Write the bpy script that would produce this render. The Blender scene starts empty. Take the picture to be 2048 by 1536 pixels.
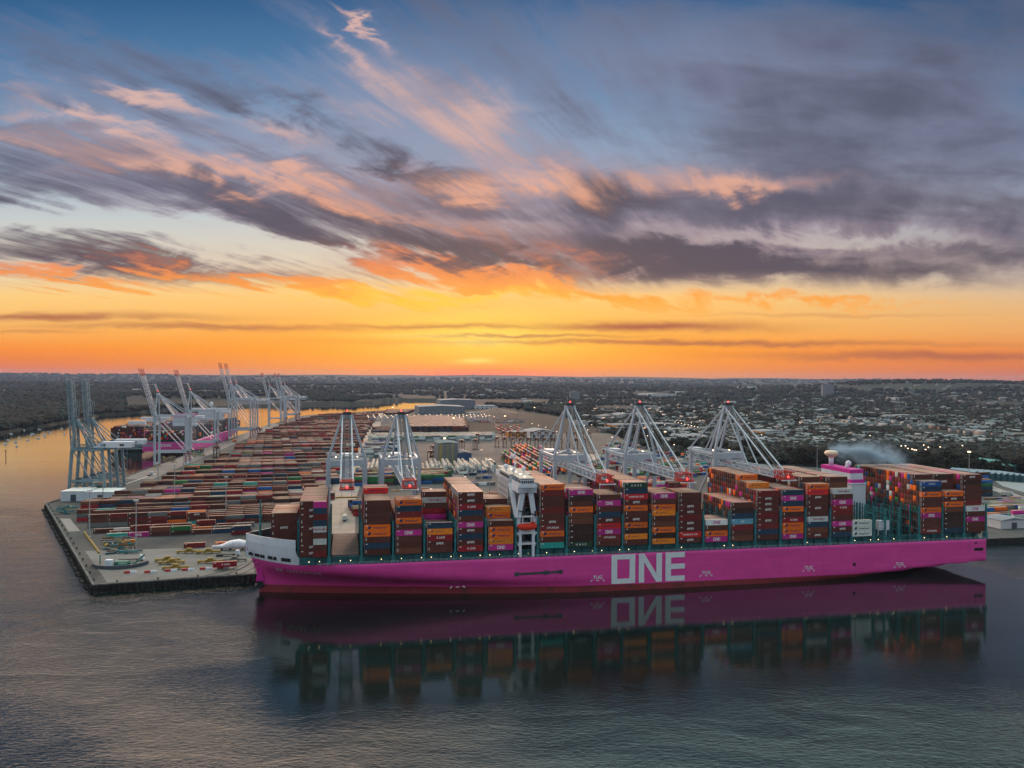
import bpy, math, random
import numpy as np
from mathutils import Vector, Matrix, noise as mnoise

# ---------------------------------------------------------------- camera, world, sun
scene = bpy.context.scene
COL = scene.collection
FPX, CX, CY, HCAM = 1600.0, 1024.0, 768.0, 107.0
PITCH, ROLL = math.radians(0.36), math.radians(0.34)
camd = bpy.data.cameras.new("camera")
camd.sensor_width = 36.0
camd.lens = FPX / 2048.0 * 36.0
camd.clip_start, camd.clip_end = 1.0, 60000.0
cam = bpy.data.objects.new("camera", camd)
COL.objects.link(cam)
MC = Matrix.Rotation(math.pi / 2 - PITCH, 3, 'X') @ Matrix.Rotation(ROLL, 3, 'Z')
cam.matrix_world = Matrix.Translation((0, 0, HCAM)) @ MC.to_4x4()
scene.camera = cam
scene.view_settings.view_transform = 'Standard'
scene.view_settings.look = 'None'
scene.view_settings.exposure = 0.0
scene.view_settings.gamma = 1.0
MCn = np.array(MC)

def ray(X, Y):
    return MC @ Vector(((X - CX) / FPX, -(Y - CY) / FPX, -1.0))
def P(X, Y, z=0.0):
    d = ray(X, Y); k = (z - HCAM) / d.z
    return (d.x * k, d.y * k)
def PD(X, Y, dist):
    d = ray(X, Y); k = dist / d.y
    return (d.x * k, d.y * k, HCAM + d.z * k)
def proj(x, y, z):
    v = MCn.T @ np.array([x, y, z - HCAM])
    return CX + FPX * v[0] / -v[2], CY - FPX * v[1] / -v[2]

def lin(r, g, b):
    f = lambda c: (c / 255 / 12.92) if c / 255 <= .04045 else ((c / 255 + .055) / 1.055) ** 2.4
    return (f(r), f(g), f(b))

world = bpy.data.worlds.new("World")
scene.world = world
world.use_nodes = True
wt = world.node_tree
wt.nodes.clear()

class NB:
    """small expression builder for shader maths"""
    def __init__(s, t): s.t = t
    def _in(s, sock, v):
        if isinstance(v, (int, float)): sock.default_value = v
        elif isinstance(v, tuple): sock.default_value = (*v, 1.0) if len(sock.default_value) == 4 else v
        else: s.t.links.new(v, sock)
    def m(s, op, a, b=0.0, c=0.0, clamp=False):
        n = s.t.nodes.new('ShaderNodeMath'); n.operation = op; n.use_clamp = clamp
        s._in(n.inputs[0], a); s._in(n.inputs[1], b); s._in(n.inputs[2], c)
        return n.outputs[0]
    def add(s, a, b): return s.m('ADD', a, b)
    def sub(s, a, b): return s.m('SUBTRACT', a, b)
    def mul(s, a, b): return s.m('MULTIPLY', a, b)
    def div(s, a, b): return s.m('DIVIDE', a, b)
    def ma(s, a, b, c): return s.m('MULTIPLY_ADD', a, b, c)
    def mix(s, f, a, b, mode='MIX'):
        n = s.t.nodes.new('ShaderNodeMix'); n.data_type = 'RGBA'; n.blend_type = mode
        s._in(n.inputs[0], f); s._in(n.inputs[6], a); s._in(n.inputs[7], b)
        return n.outputs[2]
    def ss(s, x, lo, hi):
        n = s.t.nodes.new('ShaderNodeMapRange'); n.interpolation_type = 'SMOOTHSTEP'
        s._in(n.inputs[0], x); n.inputs[1].default_value = lo; n.inputs[2].default_value = hi
        return n.outputs[0]
    def ramp(s, x, stops, interp='LINEAR'):
        n = s.t.nodes.new('ShaderNodeValToRGB'); cr = n.color_ramp; cr.interpolation = interp
        while len(cr.elements) > 1: cr.elements.remove(cr.elements[0])
        cr.elements[0].position = stops[0][0]; cr.elements[0].color = (*stops[0][1], 1)
        for p, c in stops[1:]:
            e = cr.elements.new(p); e.color = (*c, 1)
        s._in(n.inputs[0], x)
        return n.outputs[0]
    def vec(s, x, y, z=0.0):
        n = s.t.nodes.new('ShaderNodeCombineXYZ')
        s._in(n.inputs[0], x); s._in(n.inputs[1], y); s._in(n.inputs[2], z)
        return n.outputs[0]
    def noise(s, v, scale, detail=3.0, rough=0.5, dist=0.0):
        n = s.t.nodes.new('ShaderNodeTexNoise')
        s.t.links.new(v, n.inputs['Vector']); n.inputs['Scale'].default_value = scale
        n.inputs['Detail'].default_value = detail; n.inputs['Roughness'].default_value = rough
        n.inputs['Distortion'].default_value = dist
        return n.outputs[0]

SUN_AZ = math.atan((962 - CX) / FPX)
def build_sky():
    B = NB(wt)
    tc = wt.nodes.new('ShaderNodeTexCoord')
    sp = wt.nodes.new('ShaderNodeSeparateXYZ'); wt.links.new(tc.outputs['Generated'], sp.inputs[0])
    x, y, z = sp.outputs
    z = B.m('MAXIMUM', z, 0.0)
    yy = B.m('MAXIMUM', y, 0.22)
    X = B.ma(B.div(x, yy), FPX, CX)             # azimuth scale
    E = B.mul(B.div(z, yy), FPX)                # elevation scale, 0 at the horizon
    # high cloud sheet coordinates: streaks run away from the viewer
    zz = B.add(z, 0.11)
    px, py = B.div(x, zz), B.div(y, zz)
    c, s_ = math.cos(math.radians(25)), math.sin(math.radians(25))
    pu = B.sub(B.mul(px, c), B.mul(py, s_)); pv = B.add(B.mul(px, s_), B.mul(py, c))
    n1 = B.noise(B.vec(B.mul(pu, 2.1), B.mul(pv, .52)), 1.0, 7.0, .52, .5)
    n2 = B.noise(B.vec(B.mul(pu, 5.2), B.ma(pv, 1.15, 7.0)), 1.0, 6.0, .58, .4)
    n4 = B.noise(B.vec(B.mul(pu, 15.0), B.ma(pv, 2.6, 3.0)), 1.0, 4.0, .6, .2)
    n3 = B.noise(B.vec(B.mul(X, .0042), B.mul(E, .0125), 3.0), 1.0, 6.0, .58, .6)
    # warped blob coordinates
    Xw = B.ma(B.sub(n1, .5), 300.0, B.ma(B.sub(n3, .5), 260.0, X))
    Ew = B.ma(B.sub(n2, .5), 90.0, B.ma(B.sub(n3, .5), 120.0, E))
    def blobs(lst):
        tot = None
        for (bx, by, ax, ay, th, w) in lst:
            e0 = 758 - by
            ct, st = math.cos(math.radians(th)), math.sin(math.radians(th))
            # image slope th is downward to the right -> E falls with X
            A = B.ma(Xw, ct / ax, B.ma(Ew, -st / ax, (-bx * ct + e0 * st) / ax))
            D = B.ma(Xw, st / ay, B.ma(Ew, ct / ay, (-bx * st - e0 * ct) / ay))
            r2 = B.ma(A, A, B.mul(D, D))
            g = B.m('EXPONENT', B.mul(r2, -1.0))
            tot = B.mul(g, w) if tot is None else B.ma(g, w, tot)
        return tot
    dark = blobs([(170, 515, 330, 34, 7, 1.1), (420, 545, 170, 24, 7, .8), (40, 385, 240, 50, 10, .75), (300, 330, 420, 50, 14, .45), (820, 470, 360, 44, 13, .75),
                  (520, 440, 200, 24, 12, .5), (640, 492, 170, 16, 9, .9), (980, 525, 200, 20, 10, .9), (1225, 395, 90, 40, 5, .95), (1300, 505, 170, 38, 4, 1.1),
                  (1480, 525, 150, 30, 4, .7), (1720, 545, 330, 30, 1, 1.2), (1540, 415, 260, 60, 4, .7), (1930, 400, 240, 70, 3, .9), (1960, 500, 230, 26, 2, .8),
                  (1780, 200, 420, 130, 6, .55), (1980, 60, 320, 80, 4, .5), (1350, 250, 260, 60, 8, .35), (200, 130, 300, 30, 18, .35), (1400, 592, 120, 14, 4, .7), (720, 290, 260, 34, 24, .65), (420, 150, 320, 30, 22, .4), (860, 350, 120, 24, 24, .5)])
    veil = blobs([(150, 330, 520, 130, 10, .8), (700, 400, 520, 150, 12, .95), (1250, 440, 420, 130, 3, .8), (1800, 440, 520, 150, 0, 1.0),
                  (900, 250, 380, 120, 20, .6), (1650, 220, 600, 150, 4, .55), (60, 530, 400, 40, 5, .5), (1600, 130, 700, 130, 3, .6), (300, 130, 500, 90, 14, .3), (700, 130, 200, 80, 30, .35)])
    peach = blobs([(715, 52, 70, 22, 46, 1.08), (650, 85, 90, 24, 58, 0.50), (315, 194, 110, 20, 14, 0.86), (240, 254, 130, 18, 14, 0.65), (560, 276, 150, 26, 18, 0.58), (840, 240, 290, 90, 24, 0.61),
                  (1000, 215, 90, 60, 10, 0.40), (600, 375, 300, 34, 14, 0.54), (1020, 375, 230, 30, 4, 0.65), (1330, 362, 260, 30, 3, 0.50), (1480, 372, 90, 20, 3, 0.43),
                  (90, 290, 260, 40, 13, 0.50), (50, 160, 120, 34, 30, 0.43), (900, 455, 420, 34, 12, 0.32), (1550, 350, 300, 26, 3, 0.32), (420, 330, 240, 30, 15, 0.36)])
    fire = blobs([(150, 562, 300, 17, 5, 1.1), (600, 566, 420, 20, 7, 1.1), (900, 545, 230, 22, 12, .75), (1150, 572, 300, 26, 8, 1.0), (1650, 604, 330, 14, 2, .85), (1130, 520, 200, 20, 8, .5)])
    gap = blobs([(330, 462, 420, 30, 9, 1.2), (40, 450, 220, 20, 6, .8), (1500, 470, 300, 20, 1, .8), (1010, 455, 160, 18, 8, .5), (1750, 478, 200, 14, 0, .6), (700, 340, 200, 16, 14, .5), (120, 235, 260, 24, 16, .5), (480, 230, 160, 30, 20, .5),
                 (420, 60, 500, 60, 14, .7), (1180, 300, 260, 50, 6, .5)])
    # clear sky: vertical gradient, cooler to the sides, glow at the sun
    e = B.div(E, 800.0)
    base = B.ramp(e, [(0, lin(196, 82, 44)), (.025, lin(226, 98, 34)), (.07, lin(248, 136, 34)), (.13, lin(252, 190, 104)),
                      (.20, lin(252, 206, 128)), (.28, lin(226, 210, 184)), (.40, lin(196, 202, 204)), (.55, lin(140, 168, 194)),
                      (.74, lin(84, 128, 170)), (.95, lin(44, 92, 138)), (1.0, lin(36, 82, 128))])
    side = B.ss(X, 1250, 2100)
    base = B.mix(B.mul(side, .62), base, B.ramp(e, [(0, lin(178, 84, 58)), (.07, lin(226, 124, 62)), (.16, lin(222, 164, 112)),
                      (.26, lin(190, 176, 166)), (.42, lin(128, 142, 164)), (.6, lin(72, 98, 134)), (1.0, lin(32, 66, 104))]))
    dx = B.mul(B.sub(X, 962.0), 1 / 760.0); de = B.mul(B.sub(E, 52.0), 1 / 95.0)
    glow = B.m('EXPONENT', B.mul(B.ma(dx, dx, B.mul(de, de)), -1.0))
    base = B.mix(B.mul(glow, .8), base, lin(255, 164, 22))
    dx = B.mul(B.sub(X, 975.0), 1 / 230.0); de = B.mul(B.sub(E, 88.0), 1 / 48.0)
    core = B.m('EXPONENT', B.mul(B.ma(dx, dx, B.mul(de, de)), -1.0))
    base = B.mix(B.mul(core, .75), base, lin(255, 226, 96))
    dx = B.mul(B.sub(X, 968.0), 1 / 190.0); de = B.mul(E, 1 / 21.0)
    red = B.m('EXPONENT', B.mul(B.ma(dx, dx, B.mul(de, de)), -1.0))
    base = B.mix(B.mul(red, .85), base, lin(255, 62, 22))
    # cloud cover
    up = B.ss(B.ma(B.sub(n3, .5), 40.0, E), 168, 222)
    n7 = B.noise(B.vec(B.mul(pu, 34.0), B.ma(pv, 5.5, 1.0)), 1.0, 3.0, .6, .1)
    fibL = B.ma(B.sub(n1, .5), 2.6, B.ma(B.sub(n2, .5), 1.9, B.ma(B.sub(n4, .5), 1.5, B.mul(B.sub(n7, .5), .6))))
    n5 = B.noise(B.vec(B.mul(X, .0030), B.ma(E, .0105, B.mul(X, .0007)), 9.0), 1.0, 7.0, .56, .4)
    n6 = B.noise(B.vec(B.mul(X, .0017), B.ma(E, .0042, B.mul(X, .0006)), 5.0), 1.0, 5.0, .5, .4)
    fibR = B.ma(B.sub(n5, .5), 2.6, B.mul(B.sub(n6, .5), 2.0))
    rw = B.mul(B.ss(X, 1000, 1500), .85)
    fib = B.add(B.mul(fibL, B.sub(1.0, rw)), B.mul(fibR, rw))
    vcol = B.mix(B.ss(E, 140, 480), lin(176, 134, 132), lin(146, 148, 172))
    base = B.mix(B.mul(B.mul(B.ss(B.ma(fib, .5, B.sub(veil, B.mul(gap, .6))), -.05, 1.3), up), .88), base, vcol)
    cover = B.add(B.mul(fib, 1.05), B.ma(dark, .95, B.ma(veil, .40, B.ma(gap, -.95, B.ma(peach, -.25, -.16)))))
    cover = B.mul(B.ss(cover, -.3, 1.35), up)
    warm = B.m('EXPONENT', B.mul(E, -1 / 190.0))
    dcol = B.mix(B.m('MULTIPLY', warm, 1.25, clamp=True), lin(66, 84, 114), lin(120, 76, 82))
    dcol = B.mix(B.ss(dark, .3, 1.1), B.mix(.35, dcol, lin(110, 108, 124)), B.mix(.6, dcol, lin(74, 68, 78)))
    sky = B.mix(B.mul(cover, .97), base, dcol)
    # lit edges and wisps
    fb2 = B.ma(fib, .75, B.ma(B.sub(n4, .5), 1.5, B.mul(B.sub(n2, .5), 1.3)))
    pk = B.ss(B.mul(B.ma(fb2, 1.0, B.add(peach, .25)), peach), .0, 1.25)
    pcol = B.mix(B.ss(E, 190, 560), lin(246, 158, 104), lin(232, 186, 170))
    sky = B.mix(B.mul(pk, .78), sky, pcol)
    fk = B.mul(B.ss(B.mul(B.ma(fb2, .9, B.add(fire, .25)), fire), .0, 1.3), B.ss(E, 110, 170))
    sky = B.mix(B.mul(fk, .9), sky, B.mix(B.ss(E, 150, 240), lin(255, 160, 48), lin(240, 138, 84)))
    dx = B.mul(B.sub(Xw, 860.0), 1 / 260.0); de = B.mul(B.sub(Ew, 172.0), 1 / 12.0)
    yl = B.m('EXPONENT', B.mul(B.ma(dx, dx, B.mul(de, de)), -1.0))
    sky = B.mix(B.mul(yl, .85), sky, lin(255, 200, 60))
    def spot(bx, by, ax, ay):
        A = B.mul(B.sub(X, float(bx)), 1 / ax); D = B.mul(B.sub(B.ma(B.sub(n3, .5), 20.0, E), 758.0 - by), 1 / ay)
        return B.m('EXPONENT', B.mul(B.ma(A, A, B.mul(D, D)), -1.0))
    hot = B.m('MAXIMUM', spot(958, 684, 75, 6), B.m('MAXIMUM', B.mul(spot(930, 672, 160, 4), .7), B.mul(spot(952, 722, 36, 6), .6)))
    sky = B.mix(B.mul(hot, .9), sky, lin(255, 240, 130))
    # thin bars over the sun
    Eb = B.ma(B.sub(n3, .5), 34.0, B.ma(B.sub(n2, .5), 10.0, E))
    def bars(lst):
        tot = None
        for (bx, by, ax, ay, w) in lst:
            A = B.mul(B.sub(X, float(bx)), 1 / ax); D = B.mul(B.sub(Eb, 758.0 - by), 1 / ay)
            g = B.mul(B.m('EXPONENT', B.mul(B.ma(A, A, B.mul(D, D)), -1.0)), w)
            tot = g if tot is None else B.m('MAXIMUM', tot, g)
        return tot
    bar = bars([(1290, 652, 230, 10, 1.0), (1360, 684, 520, 6, .8), (1880, 706, 340, 9, .8), (100, 640, 300, 8, .85),
                (420, 657, 330, 7, .7), (900, 654, 300, 5, .65), (1050, 672, 220, 4, .75), (60, 668, 120, 4, .4), (1650, 628, 250, 4, .25)])
    bar = B.mul(bar, B.ss(n3, .12, .48))
    sky = B.mix(bar, sky, lin(168, 88, 66))
    # the sky overhead and behind the viewer: unseen, brightened to light the ship
    behind = B.ss(y, .24, -.35)
    high = B.ss(z, .425, .56)
    bk = B.ramp(z, [(0, lin(158, 146, 150)), (.12, lin(168, 162, 168)), (.35, lin(156, 163, 175)), (.45, lin(150, 168, 168)), (1, lin(142, 160, 168))])
    f = B.m('MAXIMUM', behind, high)
    sky = B.mix(f, sky, bk)
    band = B.mul(B.mul(high, B.sub(1.0, B.ss(z, .74, .94))), B.ss(y, -.1, .25))  # added bright strip above the view, lights the ruffled water
    sky = B.mix(band, sky, B.mix(B.ss(x, -.25, .15), lin(190, 162, 140), lin(146, 168, 164)))
    st = B.add(B.ma(f, SKY_BACK - 1.0, 1.0), B.mul(band, B.ma(B.ss(x, .05, -.4), 6.0, 7.2)))
    nsk = wt.nodes.new('ShaderNodeTexSky'); nsk.sky_type = 'NISHITA'; nsk.sun_disc = False
    nsk.sun_elevation = math.radians(3); nsk.sun_rotation = SUN_AZ
    bg0 = wt.nodes.new('ShaderNodeBackground'); wt.links.new(nsk.outputs[0], bg0.inputs[0]); bg0.inputs[1].default_value = 0.004
    bg = wt.nodes.new('ShaderNodeBackground'); wt.links.new(sky, bg.inputs[0]); wt.links.new(st, bg.inputs[1])
    ad = wt.nodes.new('ShaderNodeAddShader'); wt.links.new(bg.outputs[0], ad.inputs[0]); wt.links.new(bg0.outputs[0], ad.inputs[1])
    out = wt.nodes.new('ShaderNodeOutputWorld'); wt.links.new(ad.outputs[0], out.inputs[0])
SKY_BACK = 1.8
build_sky()

sund = bpy.data.lights.new("sun", 'SUN')
sund.energy, sund.angle, sund.color = 1.6, math.radians(9), (1.0, .58, .40)
sun = bpy.data.objects.new("sun", sund); COL.objects.link(sun)
SE = math.radians(9)
sd = Vector((math.sin(SUN_AZ) * math.cos(SE), math.cos(SUN_AZ) * math.cos(SE), math.sin(SE)))
sun.rotation_euler = sd.to_track_quat('Z', 'Y').to_euler()
scene.cycles.max_bounces = 6
scene.cycles.diffuse_bounces = 2
scene.cycles.glossy_bounces = 3
scene.cycles.transparent_max_bounces = 6
scene.cycles.volume_bounces = 0
scene.cycles.use_denoising = True
# ---------------------------------------------------------------- helpers
class MB:
    def __init__(s): s.v = []; s.f = []; s.m = []
    def hexa(s, p, m=0):
        n = len(s.v); s.v += [tuple(q) for q in p]
        for f in ((0, 3, 2, 1), (4, 5, 6, 7), (0, 1, 5, 4), (1, 2, 6, 5), (2, 3, 7, 6), (3, 0, 4, 7)):
            s.f.append(tuple(n + i for i in f)); s.m.append(m)
        return s
    def box(s, x0, x1, y0, y1, z0, z1, m=0):
        return s.hexa([(x0, y0, z0), (x1, y0, z0), (x1, y1, z0), (x0, y1, z0), (x0, y0, z1), (x1, y0, z1), (x1, y1, z1), (x0, y1, z1)], m)
    def beam(s, p, q, w, h=None, m=0, w2=None, h2=None, up=(0, 0, 1)):
        h = h or w; w2 = w2 or w; h2 = h2 or h
        p, q = Vector(p), Vector(q); d = (q - p).normalized()
        u = Vector(up)
        if abs(d.dot(u)) > .98: u = Vector((1, 0, 0))
        a = d.cross(u).normalized(); b = a.cross(d).normalized()
        pts = []
        for c, ww, hh in ((p, w, h), (q, w2, h2)):
            for i, j in ((-1, -1), (1, -1), (1, 1), (-1, 1)):
                pts.append(c + a * (i * ww / 2) + b * (j * hh / 2))
        return s.hexa(pts, m)
    def cyl(s, p, q, r, n=8, m=0, r2=None, cap=True):
        r2 = r if r2 is None else r2
        p, q = Vector(p), Vector(q); d = (q - p).normalized()
        u = Vector((0, 0, 1)) if abs(d.z) < .98 else Vector((1, 0, 0))
        a = d.cross(u).normalized(); b = a.cross(d)
        k = len(s.v)
        for c, rr in ((p, r), (q, r2)):
            for i in range(n):
                t = 2 * math.pi * i / n
                s.v.append(tuple(c + a * (math.cos(t) * rr) + b * (math.sin(t) * rr)))
        for i in range(n):
            j = (i + 1) % n; s.f.append((k + i, k + j, k + n + j, k + n + i)); s.m.append(m)
        if cap:
            s.f.append(tuple(k + i for i in range(n))[::-1]); s.m.append(m)
            s.f.append(tuple(k + n + i for i in range(n))); s.m.append(m)
        return s
    def lathe(s, cx, cy, prof, n=16, m=0):
        k = len(s.v)
        for (r, z) in prof:
            for i in range(n):
                t = 2 * math.pi * i / n; s.v.append((cx + r * math.cos(t), cy + r * math.sin(t), z))
        for j in range(len(prof) - 1):
            for i in range(n):
                i2 = (i + 1) % n
                s.f.append((k + j * n + i, k + j * n + i2, k + (j + 1) * n + i2, k + (j + 1) * n + i)); s.m.append(m)
        s.f.append(tuple(k + (len(prof) - 1) * n + i for i in range(n))); s.m.append(m)
        return s
    def face(s, pts, m=0):
        n = len(s.v); s.v += [tuple(p) for p in pts]; s.f.append(tuple(range(n, n + len(pts)))); s.m.append(m); return s
    def prism(s, poly, z0, z1, m=0):
        """poly: list of (x, y) counter-clockwise"""
        n = len(s.v); k = len(poly)
        s.v += [(x, y, z0) for x, y in poly] + [(x, y, z1) for x, y in poly]
        s.f.append(tuple(range(n, n + k))[::-1]); s.m.append(m)
        s.f.append(tuple(range(n + k, n + 2 * k))); s.m.append(m)
        for i in range(k):
            j = (i + 1) % k; s.f.append((n + i, n + j, n + k + j, n + k + i)); s.m.append(m)
        return s
    def mesh(s, name, mats, smooth=False):
        me = bpy.data.meshes.new(name); me.from_pydata(s.v, [], s.f)
        for mm in (mats if isinstance(mats, (list, tuple)) else [mats]): me.materials.append(mm)
        if len(set(s.m)) > 1 or (s.m and s.m[0]): me.polygons.foreach_set('material_index', s.m)
        if smooth: me.polygons.foreach_set('use_smooth', [True] * len(s.f))
        me.update(); return me
    def build(s, name, mats, parent=None, smooth=False):
        return link(name, s.mesh(name, mats, smooth), parent)

def link(name, data, parent=None):
    o = bpy.data.objects.new(name, data); COL.objects.link(o)
    if parent is not None: o.parent = parent
    return o
def tag(o, label=None, cat=None, group=None, kind=None):
    if label: o['label'] = label
    if cat: o['category'] = cat
    if group: o['group'] = group
    if kind: o['kind'] = kind
    return o
def thing(name, label, cat, loc=(0, 0, 0), rz=0.0, group=None):
    o = link(name, None); o.location = loc; o.rotation_euler = (0, 0, rz)
    o.empty_display_size = 1
    return tag(o, label, cat, group)
CHILD = {}
def copy_tree(o, parent=None):
    c = o.copy(); COL.objects.link(c)
    if parent is not None: c.parent = parent
    for ch in list(o.children): copy_tree(ch, c)
    return c
def structure(o): o['kind'] = 'structure'; return o

def npmesh(name, V, F, mats, colors=None, midx=None, smooth=False):
    """fast mesh from arrays of quads (or tris); colors: one per face"""
    V = np.asarray(V, dtype=np.float32); F = np.asarray(F, dtype=np.int32); k = F.shape[1]
    me = bpy.data.meshes.new(name)
    me.vertices.add(len(V)); me.vertices.foreach_set('co', V.ravel())
    me.loops.add(F.size); me.loops.foreach_set('vertex_index', F.ravel())
    me.polygons.add(len(F)); me.polygons.foreach_set('loop_start', np.arange(0, F.size, k, dtype=np.int32))
    me.polygons.foreach_set('loop_total', np.full(len(F), k, dtype=np.int32))
    for mm in (mats if isinstance(mats, (list, tuple)) else [mats]): me.materials.append(mm)
    if midx is not None: me.polygons.foreach_set('material_index', np.asarray(midx, dtype=np.int32))
    if smooth: me.polygons.foreach_set('use_smooth', np.ones(len(F), dtype=bool))
    if colors is not None:
        at = me.color_attributes.new('paint', 'FLOAT_COLOR', 'CORNER')
        c4 = np.ones((len(F), 4), dtype=np.float32); c4[:, :3] = colors
        at.data.foreach_set('color', np.repeat(c4, k, axis=0).ravel())
    me.update(calc_edges=True); me.validate(); return me

# ---------------------------------------------------------------- materials
MATS = {}
def mat(name, col=(.5, .5, .5), rough=.6, metal=0.0, var=.18, scale=.6, spec=.2, emit=None, estr=0.0, rnd=0.0, streak=0.0, bump=0.0):
    if name in MATS: return MATS[name]
    m = bpy.data.materials.new(name); m.use_nodes = True; t = m.node_tree; B = NB(t)
    p = t.nodes['Principled BSDF']
    tc = t.nodes.new('ShaderNodeTexCoord')
    n = B.noise(tc.outputs['Object'], scale, 4.0, .6)
    lo = tuple(c * (1 - var) for c in col); hi = tuple(min(1, c * (1 + var)) for c in col)
    c = B.mix(B.ss(n, .3, .7), lo, hi)
    if streak:
        mp = t.nodes.new('ShaderNodeMapping'); mp.inputs['Scale'].default_value = (1.3, 1.3, .07)
        t.links.new(tc.outputs['Object'], mp.inputs[0])
        n2 = B.noise(mp.outputs[0], 1.0, 4.0, .6)
        c = B.mix(B.mul(B.ss(n2, .5, .8), streak), c, (.12, .06, .035))
    if rnd:
        oi = t.nodes.new('ShaderNodeObjectInfo')
        f = B.ma(oi.outputs['Random'], rnd * 2, 1 - rnd)
        c = B.mix(1.0, c, B.vec(f, f, f), 'MULTIPLY')
    t.links.new(c, p.inputs['Base Color'])
    p.inputs['Roughness'].default_value = rough; p.inputs['Metallic'].default_value = metal
    p.inputs['Specular IOR Level'].default_value = spec
    if bump:
        bp = t.nodes.new('ShaderNodeBump'); bp.inputs['Strength'].default_value = bump; bp.inputs['Distance'].default_value = .2
        t.links.new(n, bp.inputs['Height']); t.links.new(bp.outputs[0], p.inputs['Normal'])
    if emit:
        p.inputs['Emission Color'].default_value = (*emit, 1); p.inputs['Emission Strength'].default_value = estr
    MATS[name] = m; return m
def attr_mat(name, rough=.6, var=.15, scale=.5, spec=.5):
    m = bpy.data.materials.new(name); m.use_nodes = True; t = m.node_tree; B = NB(t)
    p = t.nodes['Principled BSDF']
    at = t.nodes.new('ShaderNodeAttribute'); at.attribute_name = 'paint'
    tc = t.nodes.new('ShaderNodeTexCoord')
    n = B.noise(tc.outputs['Object'], scale, 4.0, .65)
    f = B.ma(B.ss(n, .25, .75), var * 2, 1 - var)
    c = B.mix(1.0, at.outputs['Color'], B.vec(f, f, f), 'MULTIPLY')
    t.links.new(c, p.inputs['Base Color']); p.inputs['Roughness'].default_value = rough
    p.inputs['Specular IOR Level'].default_value = spec
    return m

PAL = {  # container paints, real base colours
 'b': (.085, .026, .018), 'd': (.042, .019, .015), 'r': (.15, .016, .015), 'o': (.72, .135, .008), 'O': (.68, .20, .015), 'p': (.43, .022, .21),
 'w': (.46, .50, .49), 'y': (.52, .56, .56), 'W': (.58, .62, .62), 'F': (.58, .64, .60), 'n': (.012, .040, .075), 't': (.02, .30, .26), 'k': (.27, .014, .022),
 'h': (.095, .023, .018), 'H': (.15, .024, .022), 'u': (.018, .050, .032), 'R': (.58, .020, .018), 'L': (.14, .36, .48), 'g': (.020, .15, .045),
 'B': (.012, .080, .26), 'X': (.50, .018, .022), 'c': (.13, .045, .026), 'z': (.135, .14, .14)}
CNAME = {'b': 'brown', 'd': 'dark brown', 'r': 'dark red', 'o': 'orange', 'O': 'amber', 'p': 'magenta', 'w': 'white', 'y': 'white', 'W': 'white', 'F': 'white',
 'n': 'navy', 't': 'teal', 'k': 'crimson', 'h': 'rust brown', 'H': 'reddish brown', 'u': 'dark green', 'R': 'bright red', 'L': 'pale blue', 'g': 'green', 'B': 'blue', 'X': 'scarlet', 'c': 'tan brown', 'z': 'grey'}
LETTER = {'o': 'dark blue', 'O': 'small dark blue', 'p': 'white', 'y': 'dark red', 'W': 'magenta', 'F': 'dark blue', 'k': 'white', 'h': 'white', 'H': 'white', 'u': 'white', 'X': 'white', 'R': 'blue', 'B': 'white', 'L': 'white'}
def roofcol(c): return tuple(a * .28 + b * .72 for a, b in zip(c, (.38, .26, .20)))  # tops paled toward tan: sky light put into the colour, besides weathering

def text2d(s, bold=0.0):
    cu = bpy.data.curves.new('t', 'FONT'); cu.body = s; cu.offset = bold; cu.resolution_u = 2
    o = bpy.data.objects.new('t', cu); COL.objects.link(o)
    dg = bpy.context.evaluated_depsgraph_get()
    me = bpy.data.meshes.new_from_object(o.evaluated_get(dg))
    V = np.array([v.co[:2] for v in me.vertices]); F = [tuple(p.vertices) for p in me.polygons]
    bpy.data.objects.remove(o); bpy.data.curves.remove(cu); bpy.data.meshes.remove(me)
    V = V - V.min(0); h = V[:, 1].max()
    return V / h, F, V[:, 0].max() / h
def blk(segs):  # block letters from rectangles and quads on a grid 0..1 high
    V, F = [], []
    for q in segs:
        n = len(V); V += q; F.append(tuple(range(n, n + 4)))
    return np.array(V, float), F, max(v[0] for v in V)
def rect(x0, y0, x1, y1): return [(x0, y0), (x1, y0), (x1, y1), (x0, y1)]
ONE = blk([rect(0, 0, .19, 1), rect(.60, 0, .79, 1), rect(.19, 0, .60, .17), rect(.19, .83, .60, 1),
           rect(.91, 0, 1.09, 1), [(1.09, 1), (1.09, .70), (1.50, 0), (1.50, .30)], rect(1.50, 0, 1.69, 1),
           rect(1.81, 0, 2.0, 1), rect(2.0, 0, 2.47, .18), rect(2.0, .42, 2.47, .60), rect(2.0, .82, 2.47, 1)])
HMM = blk([q for k in range(1) for q in (
    rect(0, 0, .22, 1), rect(.5, 0, .72, 1), rect(.22, .4, .5, .62),
    rect(.85, .15, 1.05, 1), rect(1.25, .3, 1.42, .9), rect(1.62, .15, 1.82, 1), rect(1.05, .8, 1.62, 1),
    rect(1.95, 0, 2.17, 1), rect(2.37, .3, 2.54, .9), rect(2.74, 0, 2.96, 1), rect(2.17, .8, 2.74, 1))])
TXT = {k: text2d(v, .02) for k, v in dict(HL='Hapag-Lloyd', K='K LINE', HY='HYUNDAI', YM='YANG MING', HS='HAMBURG SUD', 
       TUG='TUG', ZIM='ZIM', GR='COSCO').items()}
TXT['U'] = text2d('U  A  S  C', .03); TXT['INS'] = text2d('I N S P I R A T I O N', .012)
TXT['ONE'] = ONE; TXT['HMM'] = HMM

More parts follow.
